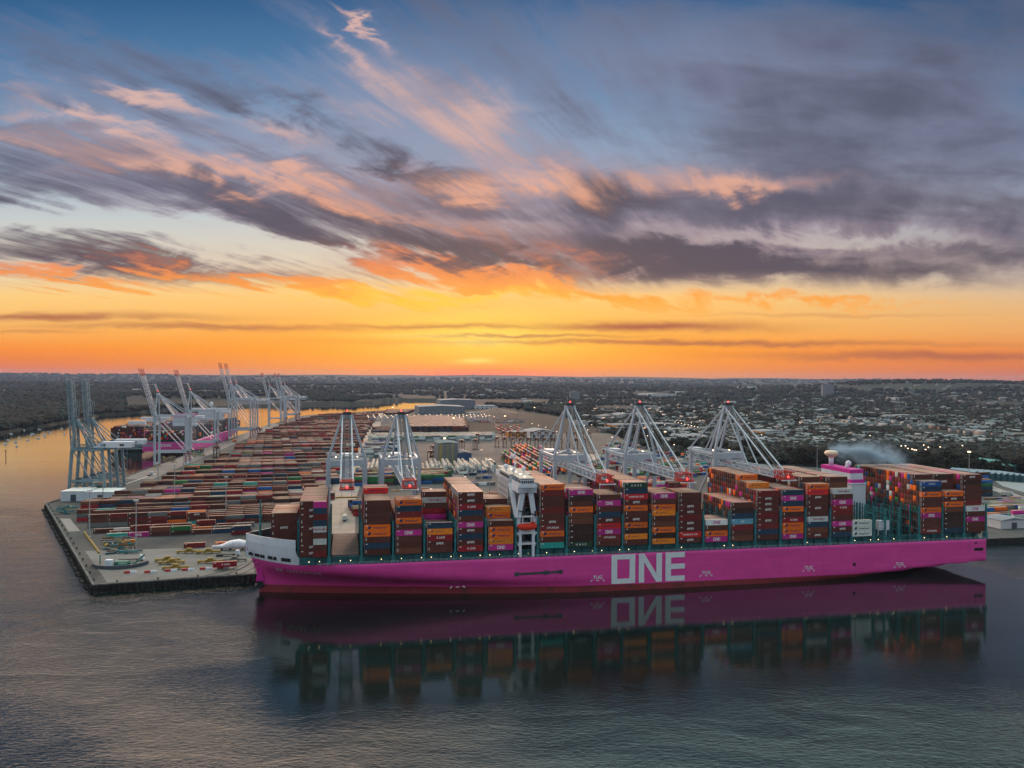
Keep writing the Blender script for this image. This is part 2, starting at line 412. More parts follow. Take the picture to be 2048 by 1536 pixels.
def put_text(mb, T, fn, m, mirror=False):
    """fn maps (u, v) in letter units to a 3-D point"""
    V, F, w = T; n = len(mb.v)
    for (u, v) in V: mb.v.append(tuple(fn(u - w / 2, v)))
    for f in F: mb.f.append(tuple(n + i for i in f)); mb.m.append(m)
def smooth(x):
    x = max(0, min(1, x)); return x * x * (3 - 2 * x)
# ---------------------------------------------------------------- containers
CL, CW, CH = 12.19, 2.44, 2.86
white_ink = mat('white lettering', (.72, .74, .72), .5, var=.05)
blue_ink = mat('dark blue lettering', (.012, .03, .11), .5, var=.05)
pink_ink = mat('magenta lettering', (.50, .028, .27), .5, var=.05)
red_ink = mat('red lettering', (.33, .03, .04), .5, var=.05)
dark_gap = mat('dark steel', (.03, .03, .03), .7)
def paint(code):
    return mat('container paint ' + CNAME[code] + ' ' + code, PAL[code], .5, var=.14, scale=.8, rnd=.16, streak=.35)
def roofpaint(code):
    return mat('sky-lit weathered roof ' + CNAME[code] + ' ' + code, roofcol(PAL[code]), .8, spec=.25, var=.22, scale=.5, rnd=.15)  # roof tan holds painted sky light as well as weathering
CMESH = {}
def cmesh(code, L=CL):
    key = (code, L)
    if key in CMESH: return CMESH[key]
    mb = MB(); w, h = CW / 2, CH
    mb.box(-L / 2 + .04, L / 2 - .04, -w + .04, w - .04, .02, h - .02, 0)
    mb.v, mb.f, mb.m = mb.v, mb.f, mb.m
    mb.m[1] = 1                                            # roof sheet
    for sx in (-1, 1):
        for sy in (-1, 1):                                 # corner posts
            mb.box(*sorted((sx * L / 2, sx * (L / 2 - .16))), *sorted((sy * w, sy * (w - .16))), 0, h, 0)
    for sy in (-1, 1):
        for z0, z1 in ((0, .16), (h - .12, h - .002)):
            mb.box(-L / 2 + .16, L / 2 - .16, *sorted((sy * w, sy * (w - .1))), z0, z1, 0)
    for sx in (-1, 1):
        for z0, z1 in ((0, .16), (h - .12, h - .002)):
            mb.box(*sorted((sx * L / 2, sx * (L / 2 - .1))), -w + .16, w - .16, z0, z1, 0)
    for k in range(-2, 3):                                  # roof bows
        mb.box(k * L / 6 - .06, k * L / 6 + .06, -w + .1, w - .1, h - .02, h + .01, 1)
    for k in (-.7, -.35, .35, .7):                          # lock rods on the doors
        mb.cyl((L / 2 + .0, k, .2), (L / 2 + .0, k, h - .2), .035, 5, 3)
    mb.box(L / 2 - .039, L / 2 - .01, -.02, .02, .2, h - .2, 3)
    rs = random.Random(ord(code))
    if L > 8 or code in 'ynr':
        for sy in (-1, 1):
            yy = sy * (w + .012)
            fn = lambda H, cu, cz: (lambda u, v: ((cu + u * H) * (-1 if sy > 0 else 1), yy, cz + v * H))
            def lay(T, H, cu, cz, m): put_text(mb, T, fn(H, cu, cz), m)
            if code in 'pW': lay(TXT['ONE'], 1.55, 0, .62, 2)
            elif code in 'oF':
                lay(TXT['HL'], 1.15, 1.3, .7, 2)
                k = len(mb.v)
                for u, v in ((-4.6, .75), (-3.3, .75), (-2.8, 2.1), (-4.1, 2.1)):
                    mb.v.append((u * (-1 if sy > 0 else 1), yy, v))
                mb.f.append((k, k + 1, k + 2, k + 3)); mb.m.append(2)
            elif code == 'O':
                lay(TXT['HL'], .62, -.5, 1.2, 2)
                k = len(mb.v)
                for u, v in ((-4.3, 1.1), (-3.6, 1.1), (-3.3, 1.9), (-4.0, 1.9)):
                    mb.v.append((u * (-1 if sy > 0 else 1), yy, v))
                mb.f.append((k, k + 1, k + 2, k + 3)); mb.m.append(2)
            elif code == 'k': lay(TXT['K'], 1.0, .4, .95, 2)
            elif code == 'h': lay(TXT['HMM'], 1.15, 0, .9, 2)
            elif code == 'H': lay(TXT['HY'], 1.0, .3, 1.0, 2)
            elif code == 'y': lay(TXT['YM'], .95, .4, .9, 2)
            elif code == 'X': lay(TXT['HS'], .85, 0, 1.0, 2)
            elif code == 'R': lay(TXT['HS'], .8, 0, 1.0, 2)
            elif code == 'u': lay(TXT['U'], 1.0, 0, .9, 2)
            elif code == 'B': lay(TXT['GR'], .9, 0, 1.0, 2)
            elif code == 'L': lay(TXT['ZIM'], .9, 0, 1.0, 2)
            if L > 8:
                q = -1 if sy > 0 else 1
                a, b = sorted((q * -5.4, q * (-5.0 if code in 'bdcr' else -4.5)))
                z0, z1 = ((1.1, 2.5) if code in 'bcd' else (2.15, 2.5))
                if code in 'bcdr':
                    a, b = sorted((q * -5.35, q * -5.1)) if code in 'bc' else sorted((q * -5.4, q * -4.4))
                    if code in 'dr': z0, z1 = 2.1, 2.45
                mb.box(a, b, *sorted((sy * w, sy * (w + .012))), z0, z1, 3)
    ink = blue_ink if code in 'oOFR' else pink_ink if code == 'W' else red_ink if code == 'y' else white_ink
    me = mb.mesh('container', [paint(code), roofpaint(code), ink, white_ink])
    CMESH[key] = me; return me

STUFF = []   # (cx, cy, z0, ux, uy, L, colour code or rgb) for every container that is not an individual
def container(cx, cy, z, ang, code, label, group, L=CL):
    o = link('shipping_container', cmesh(code, L)); o.location = (cx, cy, z); o.rotation_euler = (0, 0, ang)
    tag(o, label, 'container', group); return o
def stuff(cx, cy, z, ang, code, L=CL):
    STUFF.append((cx, cy, z, math.cos(ang), math.sin(ang), L, code))
ORD = ['bottom', 'second', 'third', 'fourth', 'fifth', 'sixth', 'seventh', 'eighth', 'ninth', 'tenth', 'eleventh', 'twelfth']

# ---------------------------------------------------------------- the big ship
SA = math.atan(.2085); cA, sA = math.cos(SA), math.sin(SA)
BH, LS, ZD = 30.7, 401.0, 18.8
SX, SY = 267.0 - BH * sA, 449.0 + BH * cA          # stern centre
MS = Matrix(((-cA, sA, 0, SX), (-sA, -cA, 0, SY), (0, 0, 1, 0), (0, 0, 0, 1)))
MSi = MS.inverted()
def S2W(s, y, z=0.0): v = MS @ Vector((s, y, z)); return (v.x, v.y, v.z)
def s_at(X, y, z):
    lo, hi = -80.0, 480.0
    for _ in range(40):
        mid = (lo + hi) / 2
        if proj(*S2W(mid, y, z))[0] > X: lo = mid
        else: hi = mid
    return (lo + hi) / 2
def side_sz(X, Y, y):
    o = MSi @ Vector((0, 0, HCAM)); d = MSi.to_3x3() @ ray(X, Y); k = (y - o.y) / d.y
    return (o.x + d.x * k, o.z + d.z * k)
def stem_at(z, L=LS):
    return L - 6.4 * (1 - smooth(min(1, max(0, (z - 3) / 25))))
def hb(s, z, L=LS):
    zz = max(-3, min(30, z)); t = smooth((zz - 2.5) / 13.5)
    stem = stem_at(zz, L)
    taper = 172 - 110 * t
    p = 1.42 + 1.25 * t
    q = (stem - s) / taper
    if q <= 0: return 0.0
    f = 1 - (1 - min(1, q)) ** p
    if q < 1 : f = max(f, 0)
    if z < 6.5:
        k = (6.5 - z) / 6.5
        g = (s - 22 * smooth(k)) / (3 + 74 * k)
        f *= 1 - (1 - min(1, max(0.0, g))) ** 1.5
    return BH * f
hull_m = bpy.data.materials.new('magenta hull paint'); hull_m.use_nodes = True
def hull_nodes(m, zb):
    t = m.node_tree; B = NB(t); p = t.nodes['Principled BSDF']
    tc = t.nodes.new('ShaderNodeTexCoord'); sp = t.nodes.new('ShaderNodeSeparateXYZ'); t.links.new(tc.outputs['Object'], sp.inputs[0])
    n = B.noise(tc.outputs['Object'], .12, 5, .6)
    mp = t.nodes.new('ShaderNodeMapping'); mp.inputs['Scale'].default_value = (.5, .5, .05); t.links.new(tc.outputs['Object'], mp.inputs[0])
    n2 = B.noise(mp.outputs[0], 1.0, 5, .65)
    pk = B.mix(n, (.58, .042, .27), (.72, .066, .34)); pk = B.mix(B.mul(B.ss(n2, .52, .8), .35), pk, (.36, .022, .16))
    rd = B.mix(n2, (.15, .014, .020), (.27, .035, .045)); rd = B.mix(B.ss(n, .5, .75), rd, (.09, .028, .02))
    # welded plate seams
    bk = t.nodes.new('ShaderNodeTexBrick'); bk.inputs['Scale'].default_value = 1.0; bk.inputs['Mortar Size'].default_value = .07; bk.inputs['Mortar Smooth'].default_value = .5
    bk.inputs['Brick Width'].default_value = 11.0; bk.inputs['Row Height'].default_value = 2.7
    bk.inputs['Color1'].default_value = (1, 1, 1, 1); bk.inputs['Color2'].default_value = (.86, .86, .86, 1); bk.inputs['Mortar'].default_value = (.62, .62, .62, 1)
    t.links.new(B.vec(sp.outputs[0], sp.outputs[2]), bk.inputs['Vector'])
    pk = B.mix(.75, pk, bk.outputs[0], 'MULTIPLY')
    sc = B.noise(B.vec(B.mul(sp.outputs[0], .045), B.mul(sp.outputs[2], .35)), 1.0, 6, .7)
    pk = B.mix(B.mul(B.mul(B.ss(sc, .55, .75), B.sub(1.0, B.ss(sp.outputs[2], 5, 15))), .45), pk, (.20, .025, .075))
    edge = B.ma(sp.outputs[0], .0042, zb)
    f = B.ss(B.sub(sp.outputs[2], edge), -.08, .08)
    t.links.new(B.mix(f, rd, pk), p.inputs['Base Color'])
    p.inputs['Roughness'].default_value = .5; p.inputs['Specular IOR Level'].default_value = .3
    bp = t.nodes.new('ShaderNodeBump'); bp.inputs['Strength'].default_value = .25; bp.inputs['Distance'].default_value = .4
    t.links.new(n2, bp.inputs['Height']); t.links.new(bp.outputs[0], p.inputs['Normal'])
hull_nodes(hull_m, 2.2)
white_p = mat('white ship paint', (.56, .61, .68), .45, var=.07, scale=.15, streak=.18)
teal_p = mat('teal deck paint', (.016, .085, .095), .55, var=.25, scale=.4, streak=.3)
teal_l = mat('teal lashing steel', (.022, .15, .17), .55, var=.25, scale=.4, streak=.35)
grey_h = mat('grey hatch cover', (.045, .043, .048), .6, var=.2, scale=.12, streak=.2)
dark_m = mat('dark opening', (.008, .010, .012), .6)
glass_m = mat('dark window glass', (.02, .03, .04), .15, spec=.8)
pink_p = mat('magenta band paint', (.50, .026, .27), .45, var=.1)
black_m = mat('black fittings', (.02, .022, .025), .5)

def make_hull(parent, L=LS, ztop=ZD, name='hull'):
    st = [0, .6, 3, 7, 12, 16, 20, 26, 33, 42, 52, 64, 80] + [80 + (L - 210) * k / 6 for k in range(1, 7)] + [L - x for x in
          (118, 106, 95, 85, 76, 68, 60, 53, 46, 40, 34, 29, 24, 20, 16, 13, 10, 7.6, 5.6, 4.2, 3, 2, 1.2, .6, 0.02)]
    zs = [-3, -1, 0, 1.5, 3, 4.5, 5.8, 6.45, 6.55, 8.2, 9.5, 11.5, 13.5, 15.5, 17.3, ztop]
    v, f = [], []; n = len(zs)
    for s in st:
        for y in (1, -1):
            for z in zs:
                s_ = min(s, stem_at(z, L))
                if z < 6.5: s_ = max(s_, 22 * smooth((6.5 - z) / 6.5))
                v.append((s_, y * hb(s_, z, L), z))
    for i in range(len(st) - 1):
        a, b = i * 2 * n, (i + 1) * 2 * n
        for j in range(n - 1):
            f.append((a + j, a + j + 1, b + j + 1, b + j)); f.append((a + n + j, b + n + j, b + n + j + 1, a + n + j + 1))
        f.append((a + n - 1, a + 2 * n - 1, b + 2 * n - 1, b + n - 1))
        f.append((a + n, a, b, b + n))
    for j in range(n - 1): f.append((j, n + j, n + j + 1, j + 1))
    me = bpy.data.meshes.new(name); me.from_pydata(v, [], f); me.materials.append(hull_m); me.materials.append(teal_p)
    me.polygons.foreach_set('use_smooth', [True] * len(f))
    me.validate(); me.update()
    for p in me.polygons:
        if abs(p.normal.z) > .97 and p.center.z > ztop - .2: p.material_index = 1; p.use_smooth = False
        if abs(p.normal.x) > .97: p.use_smooth = False
    me.update()
    return link(name, me, parent)

ship = thing('container_ship', 'huge magenta container ship with white bow bulwark moored along the near quay', 'container ship')
ship.matrix_world = MS
make_hull(ship)
# white bulwark round the bow, thick enough to see its rim
def make_bulwark(parent, sb, z0=17.6, z1=29.6, L=LS):
    ss_ = [sb + (L - sb) * (1 - (1 - k / 40) ** 1.8) for k in range(41)]; ss_[-1] = L - .02
    mb = MB()
    zs = [z0, 18.85, 22.0, 26.0, z1]
    def off(s, z, y, d): return (s - d * .2 if s > L - 3 else s, y * max(0.0, hb(s, z) + d), z)
    for y in (1, -1):
        for i in range(40):
            for j in range(4):
                q = [off(ss_[i], zs[j], y, .22), off(ss_[i + 1], zs[j], y, .22), off(ss_[i + 1], zs[j + 1], y, .22), off(ss_[i], zs[j + 1], y, .22)]
                mb.face(q if y > 0 else q[::-1], 0)
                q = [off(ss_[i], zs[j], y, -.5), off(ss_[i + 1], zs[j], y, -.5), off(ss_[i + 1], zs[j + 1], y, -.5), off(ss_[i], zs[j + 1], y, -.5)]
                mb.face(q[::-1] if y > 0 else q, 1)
            q = [off(ss_[i], z1, y, .22), off(ss_[i + 1], z1, y, .22), off(ss_[i + 1], z1, y, -.5), off(ss_[i], z1, y, -.5)]
            mb.face(q, 2)
        q = [off(sb, z0, y, .22), off(sb, z1, y, .22), off(sb, z1, y, -.5), off(sb, z0, y, -.5)]
        mb.face(q, 0)
        # swept lower corner running back along the deck edge
        pr = [(sb, 17.6), (sb - 9, 18.5), (sb - 9, 18.9), (sb - 5, 19.3), (sb - 2, 20.6), (sb - .6, 22.6), (sb, 25)]
        for k in range(1, len(pr) - 1):
            a, b, c = pr[0], pr[k], pr[k + 1]
            mb.face([(p[0], y * (hb(p[0], p[1]) + .20), p[1]) for p in (a, b, c)], 0)
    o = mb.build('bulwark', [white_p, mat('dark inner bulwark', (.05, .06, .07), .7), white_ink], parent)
    return o
SB = s_at(590, 27.0, 24.0)
make_bulwark(ship, SB)
def on_hull(X, Y, y=1):
    """(s, z) on the flared near bow that appears at the given picture point"""
    best = None
    z = 29.0
    while z > -1:
        s = LS - .5
        while s > LS - 140:
            px, py = proj(*S2W(s, y * hb(s, z), z)); e = (px - X) ** 2 + (py - Y) ** 2
            if best is None or e < best[0]: best = (e, s, z)
            s -= 1.0
        z -= .5
    _, s0, z0 = best
    for ds in np.arange(-1, 1.01, .2):
        for dz in np.arange(-.5, .51, .1):
            px, py = proj(*S2W(s0 + ds, y * hb(s0 + ds, z0 + dz), z0 + dz)); e = (px - X) ** 2 + (py - Y) ** 2
            if e < best[0]: best = (e, s0 + ds, z0 + dz)
    return best[1], best[2]
Z6 = lambda x, y: (480 + x * .10742, 1040 + y * .10742)
for (x, y, w, h) in ((173, 620, 1.0, 2.2), (204, 640, 1.0, 2.2), (238, 690, .6, 3.0), (322, 703, 2.6, 3.4), (400, 725, 1.1, 1.8), (442, 738, 1.1, 1.8),
                     (538, 712, 1.3, 2.0), (588, 770, 1.3, 1.9), (650, 776, 1.5, 1.8), (852, 818, 4.6, 3.4)):
    s, z = on_hull(*Z6(x, y)); mb = MB(); N = 3; z = max(z, 18.9 + h / 2)
    for k in range(N):
        a, b = s - w / 2 + w * k / N, s - w / 2 + w * (k + 1) / N
        mb.face([(a, hb(a, 20) + .34, z - h / 2), (b, hb(b, 20) + .34, z - h / 2), (b, hb(b, 20) + .34, z + h / 2), (a, hb(a, 20) + .34, z + h / 2)][::-1], 0)
    mb.build('mooring_opening', [dark_m], ship)
# lettering
def hull_text(T, p0, p1, H, name, m, lift=.2):
    """text whose baseline runs from p0 to p1, (s, z) pairs read left to right in the photo"""
    mb = MB(); V, F, w = T
    for (u, v) in V:
        k = u / w; s = p0[0] + (p1[0] - p0[0]) * k; z = p0[1] + (p1[1] - p0[1]) * k + v * H
        mb.v.append((s, hb(s, z) + lift, z))
    for f in F: mb.f.append(f); mb.m.append(0)
    return mb.build(name, [m], ship)
white_l = mat('white hull lettering', (.60, .66, .70), .5, var=.06, streak=.12)
a0 = side_sz(1222.5, 1168, BH); a1 = side_sz(1369, 1160.6, BH); a2 = side_sz(1222.5, 1109.8, BH)
hull_text(ONE, a0, a1, a2[1] - a0[1], 'hull_lettering', white_l)
p0 = on_hull(553, 1145); p1 = on_hull(641.5, 1149.5); zn = p1[1]
p2 = on_hull(576, 1147)
hull_text(TXT['INS'], (p2[0], zn), (p1[0], zn), 1.9, 'ship_name', white_ink, .35)
p3 = on_hull(567, 1146.5)
hull_text(ONE, (p0[0], zn), (p3[0], zn), 1.9, 'ship_name', white_ink, .35)
for (X, Y) in ((915, 1171), (1195, 1158), (1412, 1148.5), (1617, 1138.5), (1799, 1131)):
    s, z = side_sz(X, Y, BH)
    mb = MB(); V, F, w = TXT['TUG']
    for (u, v) in V: mb.v.append((s + 2.4 - 4.8 * u / w, max(hb(s, z), 20) + .12, z + v * 1.8))
    for f in F: mb.f.append(f); mb.m.append(0)
    for q in (-1, 1):
        mb.face([(s + q * 2.5, BH + .12, z - .4), (s + q * 3.4, BH + .12, z - 1.3), (s + q * 3.8, BH + .12, z - 1.0), (s + q * 2.8, BH + .12, z - .1)][::q], 0)
    mb.face([(s - .8, BH + .12, z - .9), (s - .8, BH + .12, z - .55), (s + .8, BH + .12, z - .55), (s + .8, BH + .12, z - .9)], 0)
    mb.build('tug_marking', [white_l], ship)
# the E on the port edge of the bulwark, in magenta
mb = MB(); sE, sF = on_hull(494.6, 1080)[0], on_hull(499.5, 1080)[0]
for (z0, z1, f0, f1) in ((21.0, 28.0, 0, .35), (26.7, 28.0, .35, 1), (23.9, 25.1, .35, 1), (21.0, 22.3, .35, 1)):
    a, b = sE + (sF - sE) * f0, sE + (sF - sE) * f1
    for k in range(4):
        c, d = a + (b - a) * k / 4, a + (b - a) * (k + 1) / 4
        mb.face([(d, hb(d, 20) + .34, z0), (c, hb(c, 20) + .34, z0), (c, hb(c, 20) + .34, z1), (d, hb(d, 20) + .34, z1)], 0)
mb.build('bow_lettering', [pink_ink], ship)
# anchor in its pocket on a raised bolster
s, z = on_hull(518, 1150)
mb = MB()
y0 = hb(s, z)
mb.lathe(0, 0, [(0.1, 0)], 3)
mb.v, mb.f, mb.m = [], [], []
mb.hexa([(s - 2.6, y0 - 1.2, z - 3.2), (s + 1.4, y0 - 1.2, z - 3.2), (s + 1.4, y0 + 1.7, z - 2.6), (s - 2.6, y0 + 1.7, z - 2.6),
         (s - 1.2, hb(s, z + 4) - .8, z + 4.6), (s + .2, hb(s, z + 4) - .8, z + 4.6), (s + .2, hb(s, z + 4) + .4, z + 4.2), (s - 1.2, hb(s, z + 4) + .4, z + 4.2)], 0)
bol = mb.build('anchor_bolster', [pink_p], ship)
mb = MB()
mb.cyl((s - .6, y0 + 1.2, z - 1.5), (s - .6, y0 + 1.6, z - 5.4), .45, 8); mb.beam((s - 2.8, y0 + 1.5, z - 4.2), (s - .6, y0 + 1.5, z - 5.6), .7, .7); mb.beam((s + 1.6, y0 + 1.5, z - 4.2), (s - .6, y0 + 1.5, z - 5.6), .7, .7)
mb.box(s - 2.0, s + .8, y0 + .2, y0 + 1.5, z - 6.2, z - 3.0)
mb.build('anchor', [black_m], bol)
# long fairlead bar, pilot door mark, stern openings
mb = MB()
s0, z0 = side_sz(1033, 1148.3, BH); s1, z1 = side_sz(1121, 1143.2, BH)
mb.beam((s0, BH + .1, z0), (s1, BH + .1, z1), .5, 1.1)
mb.box(s0 - 1, s0 + 1, BH, BH + .5, z0 - .95, z0 + .95); mb.box(s1 - 1, s1 + 1, BH, BH + .5, z1 - .95, z1 + .95)
sm, zm = side_sz(1092, 1145, BH); mb.box(sm - 1.2, sm + 1.2, BH, BH + .5, zm - .95, zm + .95)
mb.build('rubbing_bar', [mat('dark grey fender bar', (.05, .06, .075), .5)], ship)
for (X, Y, w, h) in ((1708.5, 1129, 1.6, 1.7), (1951.5, 1086, 1.4, .9), (1957.5, 1098.5, 5.8, 1.7)):
    s, z = side_sz(X, Y, BH)
    MB().box(s - w / 2, s + w / 2, BH - .2, BH + .08, z - h / 2, z + h / 2).build('mooring_opening', [dark_m], ship)
# deck edge rail and hatch coaming
rail = MB()
for y in (1, -1):
    s_ = 1.0
    while s_ < SB - 9:
        yy = y * (BH - .25)
        rail.beam((s_, yy, ZD), (s_, yy, ZD + 1.1), .08); s_ += 3.0
    for zz in (.55, 1.1): rail.beam((1, y * (BH - .25), ZD + zz), (SB - 10, y * (BH - .25), ZD + zz), .06)
rail.build('deck_rail', [white_p], ship)
coam = MB()
coam.box(8, SB - 2, BH - 3.2, BH - 2.2, ZD, 22.4, 0); coam.box(8, SB - 2, -BH + 2.2, -BH + 3.2, ZD, 22.4, 0)
s_ = 12.0
while s_ < SB - 6:
    coam.box(s_, s_ + .5, BH - 2.2, BH - .6, ZD, 22.2, 0); s_ += 7.2
coam.build('hatch_coaming', [teal_p], ship)
lamp_w = mat('small warm lamp', (1, .8, .5), .5, emit=(1, .72, .35), estr=6.0)
mb = MB()
s_ = 14.0; rr = random.Random(4)
while s_ < SB - 4:
    if rr.random() < .6: mb.box(s_, s_ + .25, BH - 2.2, BH - 2.0, ZD + 1.4, ZD + 1.65)
    s_ += 4.8
mb.build('deck_light', [lamp_w], ship)

# bays of containers --------------------------------------------------------
Zb = 22.8
Z2 = lambda x: 480 + x * .29297
Z3 = lambda x: 1040 + x * .2539
Z4 = lambda x: 1500 + x * .26758
BAYS = [
 ('A', 534, 591, 'bbbhbb', 7, [(7, 6), (18, 0)], 'foremost stack inside the bow'),
 ('B', Z2(395), Z2(600), 'rbwbynrnp', 0, [(0, 9), (22, 0)], 'second stack from the bow'),
 ('D', Z2(845), Z2(1030), 'bnboobbbb', 0, [(0, 9), (9, 10), (14, 8)], 'stack beside the empty hatch'),
 ('E', Z2(1060), Z2(1245), 'cbbpborno', 0, [(0, 9), (5, 6)], 'second stack beyond the empty hatch'),
 ('F', Z2(1275), Z2(1455), 'bhkOn', 0, [(0, 5), (1, 4), (10, 9), (14, 7)], 'third stack ahead of bridge'),
 ('G', Z2(1490), Z2(1660), 'khnhpbnkhh', 0, [(0, 10)], 'tall second stack ahead of bridge'),
 ('H', Z2(1700), Z2(1865), 'pOoob', 0, [(0, 5), (3, 7), (6, 8), (12, 3)], 'low stack just ahead of bridge'),
 ('I', Z3(160), Z3(350), 'tboHhbrbbro', 0, [(0, 11)], 'first stack aft of bridge'),
 ('J', Z3(390), Z3(575), 'udddccobdp', 0, [(0, 10), (8, 8)], 'second stack aft of bridge'),
 ('K', Z3(610), Z3(795), 'bHpRhnbpb', 0, [(0, 9), (8, 7)], 'third stack aft of bridge'),
 ('L', Z3(825), Z3(1005), 'bOdohbohXnu', 0, [(0, 11)], 'fourth stack aft of bridge'),
 ('M', Z3(1045), Z3(1225), 'OdocbOobp', 0, [(0, 9), (9, 7)], 'fifth stack aft of bridge'),
 ('N', Z3(1255), Z3(1430), 'hXhhrhhbb', 0, [(0, 9), (7, 6)], 'sixth stack aft of bridge'),
 ('O', Z3(1465), Z3(1635), 'pobW', 0, [(0, 4), (6, 3)], 'seventh stack aft of bridge'),
 ('P', Z3(1670), Z3(1835), 'cbrLndb', 0, [(0, 7), (14, 4)], 'eighth stack aft of bridge'),
 ('Q', Z3(1875), Z3(2035), 'bnrhrhhhr', 0, [(0, 9), (4, 10), (9, 11)], 'fourth stack ahead of funnel'),
 ('R', Z4(245), Z4(400), 'pooKbonpn', 0, [(0, 9), (12, 11)], 'third stack ahead of funnel'),
 ('S', Z4(430), Z4(585), 'hcnybhbhRo', 0, [(0, 10), (3, 11)], 'second stack ahead of funnel'),
 ('T', Z4(615), Z4(770), 'nhpbrkpby', 0, [(0, 9), (2, 11)], 'stack just ahead of funnel'),
 ('U', Z4(785), Z4(890), 'FFF', 0, [(0, 3), (1, 0)], 'short white stack beside funnel'),
 ('V', Z4(1290), Z4(1425), 'Hbbpobbo nB'.replace(' ', ''), 0, [(0, 10), (3, 11)], 'third stack from the stern'),
 ('W', Z4(1455), Z4(1590), 'ndddcoho', 0, [(0, 8), (3, 11)], 'the second stack from the stern'),
 ('X', Z4(1620), Z4(1750), 'bbpbW', 0, [(0, 5), (1, 11)], 'aftmost stack of all'),
]
EXTRA = {('H', 3, 5): 'o', ('H', 3, 6): 'O', ('Q', 9, 10): 'o', ('Q', 4, 9): 'O', ('T', 2, 9): 'c', ('T', 2, 10): 'b', ('X', 1, 10): 'h', ('X', 1, 9): 'd', ('X', 1, 8): 'b', ('X', 1, 7): 'b',
         ('X', 1, 6): 'b', ('X', 1, 5): 'r', ('V', 3, 10): 'b', ('W', 3, 10): 'd', ('W', 3, 9): 'h', ('W', 3, 8): 'b', ('F', 10, 8): 'b', ('F', 10, 7): 'y', ('F', 10, 6): 'c', ('D', 9, 9): 'R', ('S', 3, 10): 'b', ('R', 12, 10): 'b', ('R', 12, 9): 'r',
         ('Q', 9, 9): 'c', ('H', 6, 7): 'b', ('S', 3, 9): 'd'}
ORD2 = ['first'] + ORD[1:]
NROW = 24; RP = 2.5
rng = random.Random(11)
SHIP_MIX = 'b' * 26 + 'h' * 8 + 'd' * 12 + 'r' * 9 + 'o' * 7 + 'p' * 4 + 'c' * 8 + 'n' * 5 + 'k' * 4 + 'w' * 3 + 'u' * 1 + 'B' * 2 + 't' + 'g'
SANG = SA + math.pi
bay_s = {}
for (nm, Xl, Xr, near, r0, prof, phrase) in BAYS:
    yn = BH - .6 - CW / 2
    sl, sr = s_at(Xl, yn + 1.2, 34), s_at(Xr, yn + 1.2, 34)
    mid = (sl + sr) / 2
    near = near.replace('K', 'k')
    bay_s[nm] = mid
    for r in range(NROW):
        H = 0
        for (k, h) in prof:
            if r >= k: H = h
        if nm == 'A' and r < 7: continue
        y = yn - r * RP
        if nm == 'B' and r >= 21: continue
        if nm not in ('A',) and abs(y) > BH - 1.2: continue
        for t in range(H):
            z = Zb + t * 2.9 + (1.0 if nm == 'A' else 0)
            x_, y_, _ = S2W(mid, y)
            tier = f"{ORD[t]} tier"
            if r == r0:
                c = near[t]
                lab = f"{CNAME[c]} container{' with ' + LETTER[c] + ' lettering' if c in LETTER else ''}, {tier}, {phrase}"
                if nm == 'B':
                    xa, ya, _ = S2W(mid - 3.2, y)
                    container(xa, ya, z, SANG, c, f"short {CNAME[c]} container, {tier}, {phrase}", 'containers stacked on the big ship', 6.06)
                elif nm == 'U':
                    container(x_, y_, z, SANG, c, f"white container, {tier}, {phrase}", 'containers stacked on the big ship')
                else:
                    container(x_, y_, z, SANG, c, lab, 'containers stacked on the big ship')
            elif nm == 'B' and r == 1:
                container(x_, y_, z, SANG, 'h' if t in (0, 1, 4, 6, 7) else 'b', f"long {'rust brown' if t in (0, 1, 4, 6, 7) else 'brown'} container behind short ones, {tier}, second stack from bow", 'containers stacked on the big ship')
            elif (nm, r, t) in EXTRA:
                c = EXTRA[(nm, r, t)]
                where = {'H': 'set back in', 'Q': 'set back in'}.get(nm, 'set back in')
                row = {1: 'second row', 2: 'third row', 3: 'fourth row', 4: 'fifth row', 6: 'seventh row', 9: 'tenth row', 10: 'eleventh row', 12: 'middle row'}[r]
                container(x_, y_, z, SANG, c, f"{CNAME[c]} container in {row}, {tier}, {phrase}", 'containers stacked on the big ship')
            elif t == H - 1 and nm in 'GI' and r < 12:
                c = rng.choice('bbhcbr') if nm == 'G' else rng.choice('obrbco')
                container(x_, y_, z, SANG, c, f"{CNAME[c]} top container in {ORD2[r]} row from the water, {phrase}", 'containers stacked on the big ship')
            else:
                c = rng.choice(SHIP_MIX)
                if nm == 'Q' and r < 14: c = rng.choice('obcbd' if t > 8 else SHIP_MIX)
                if nm == 'X' and t > 8: c = rng.choice('ppbrb')
                stuff(x_, y_, z, SANG, c)

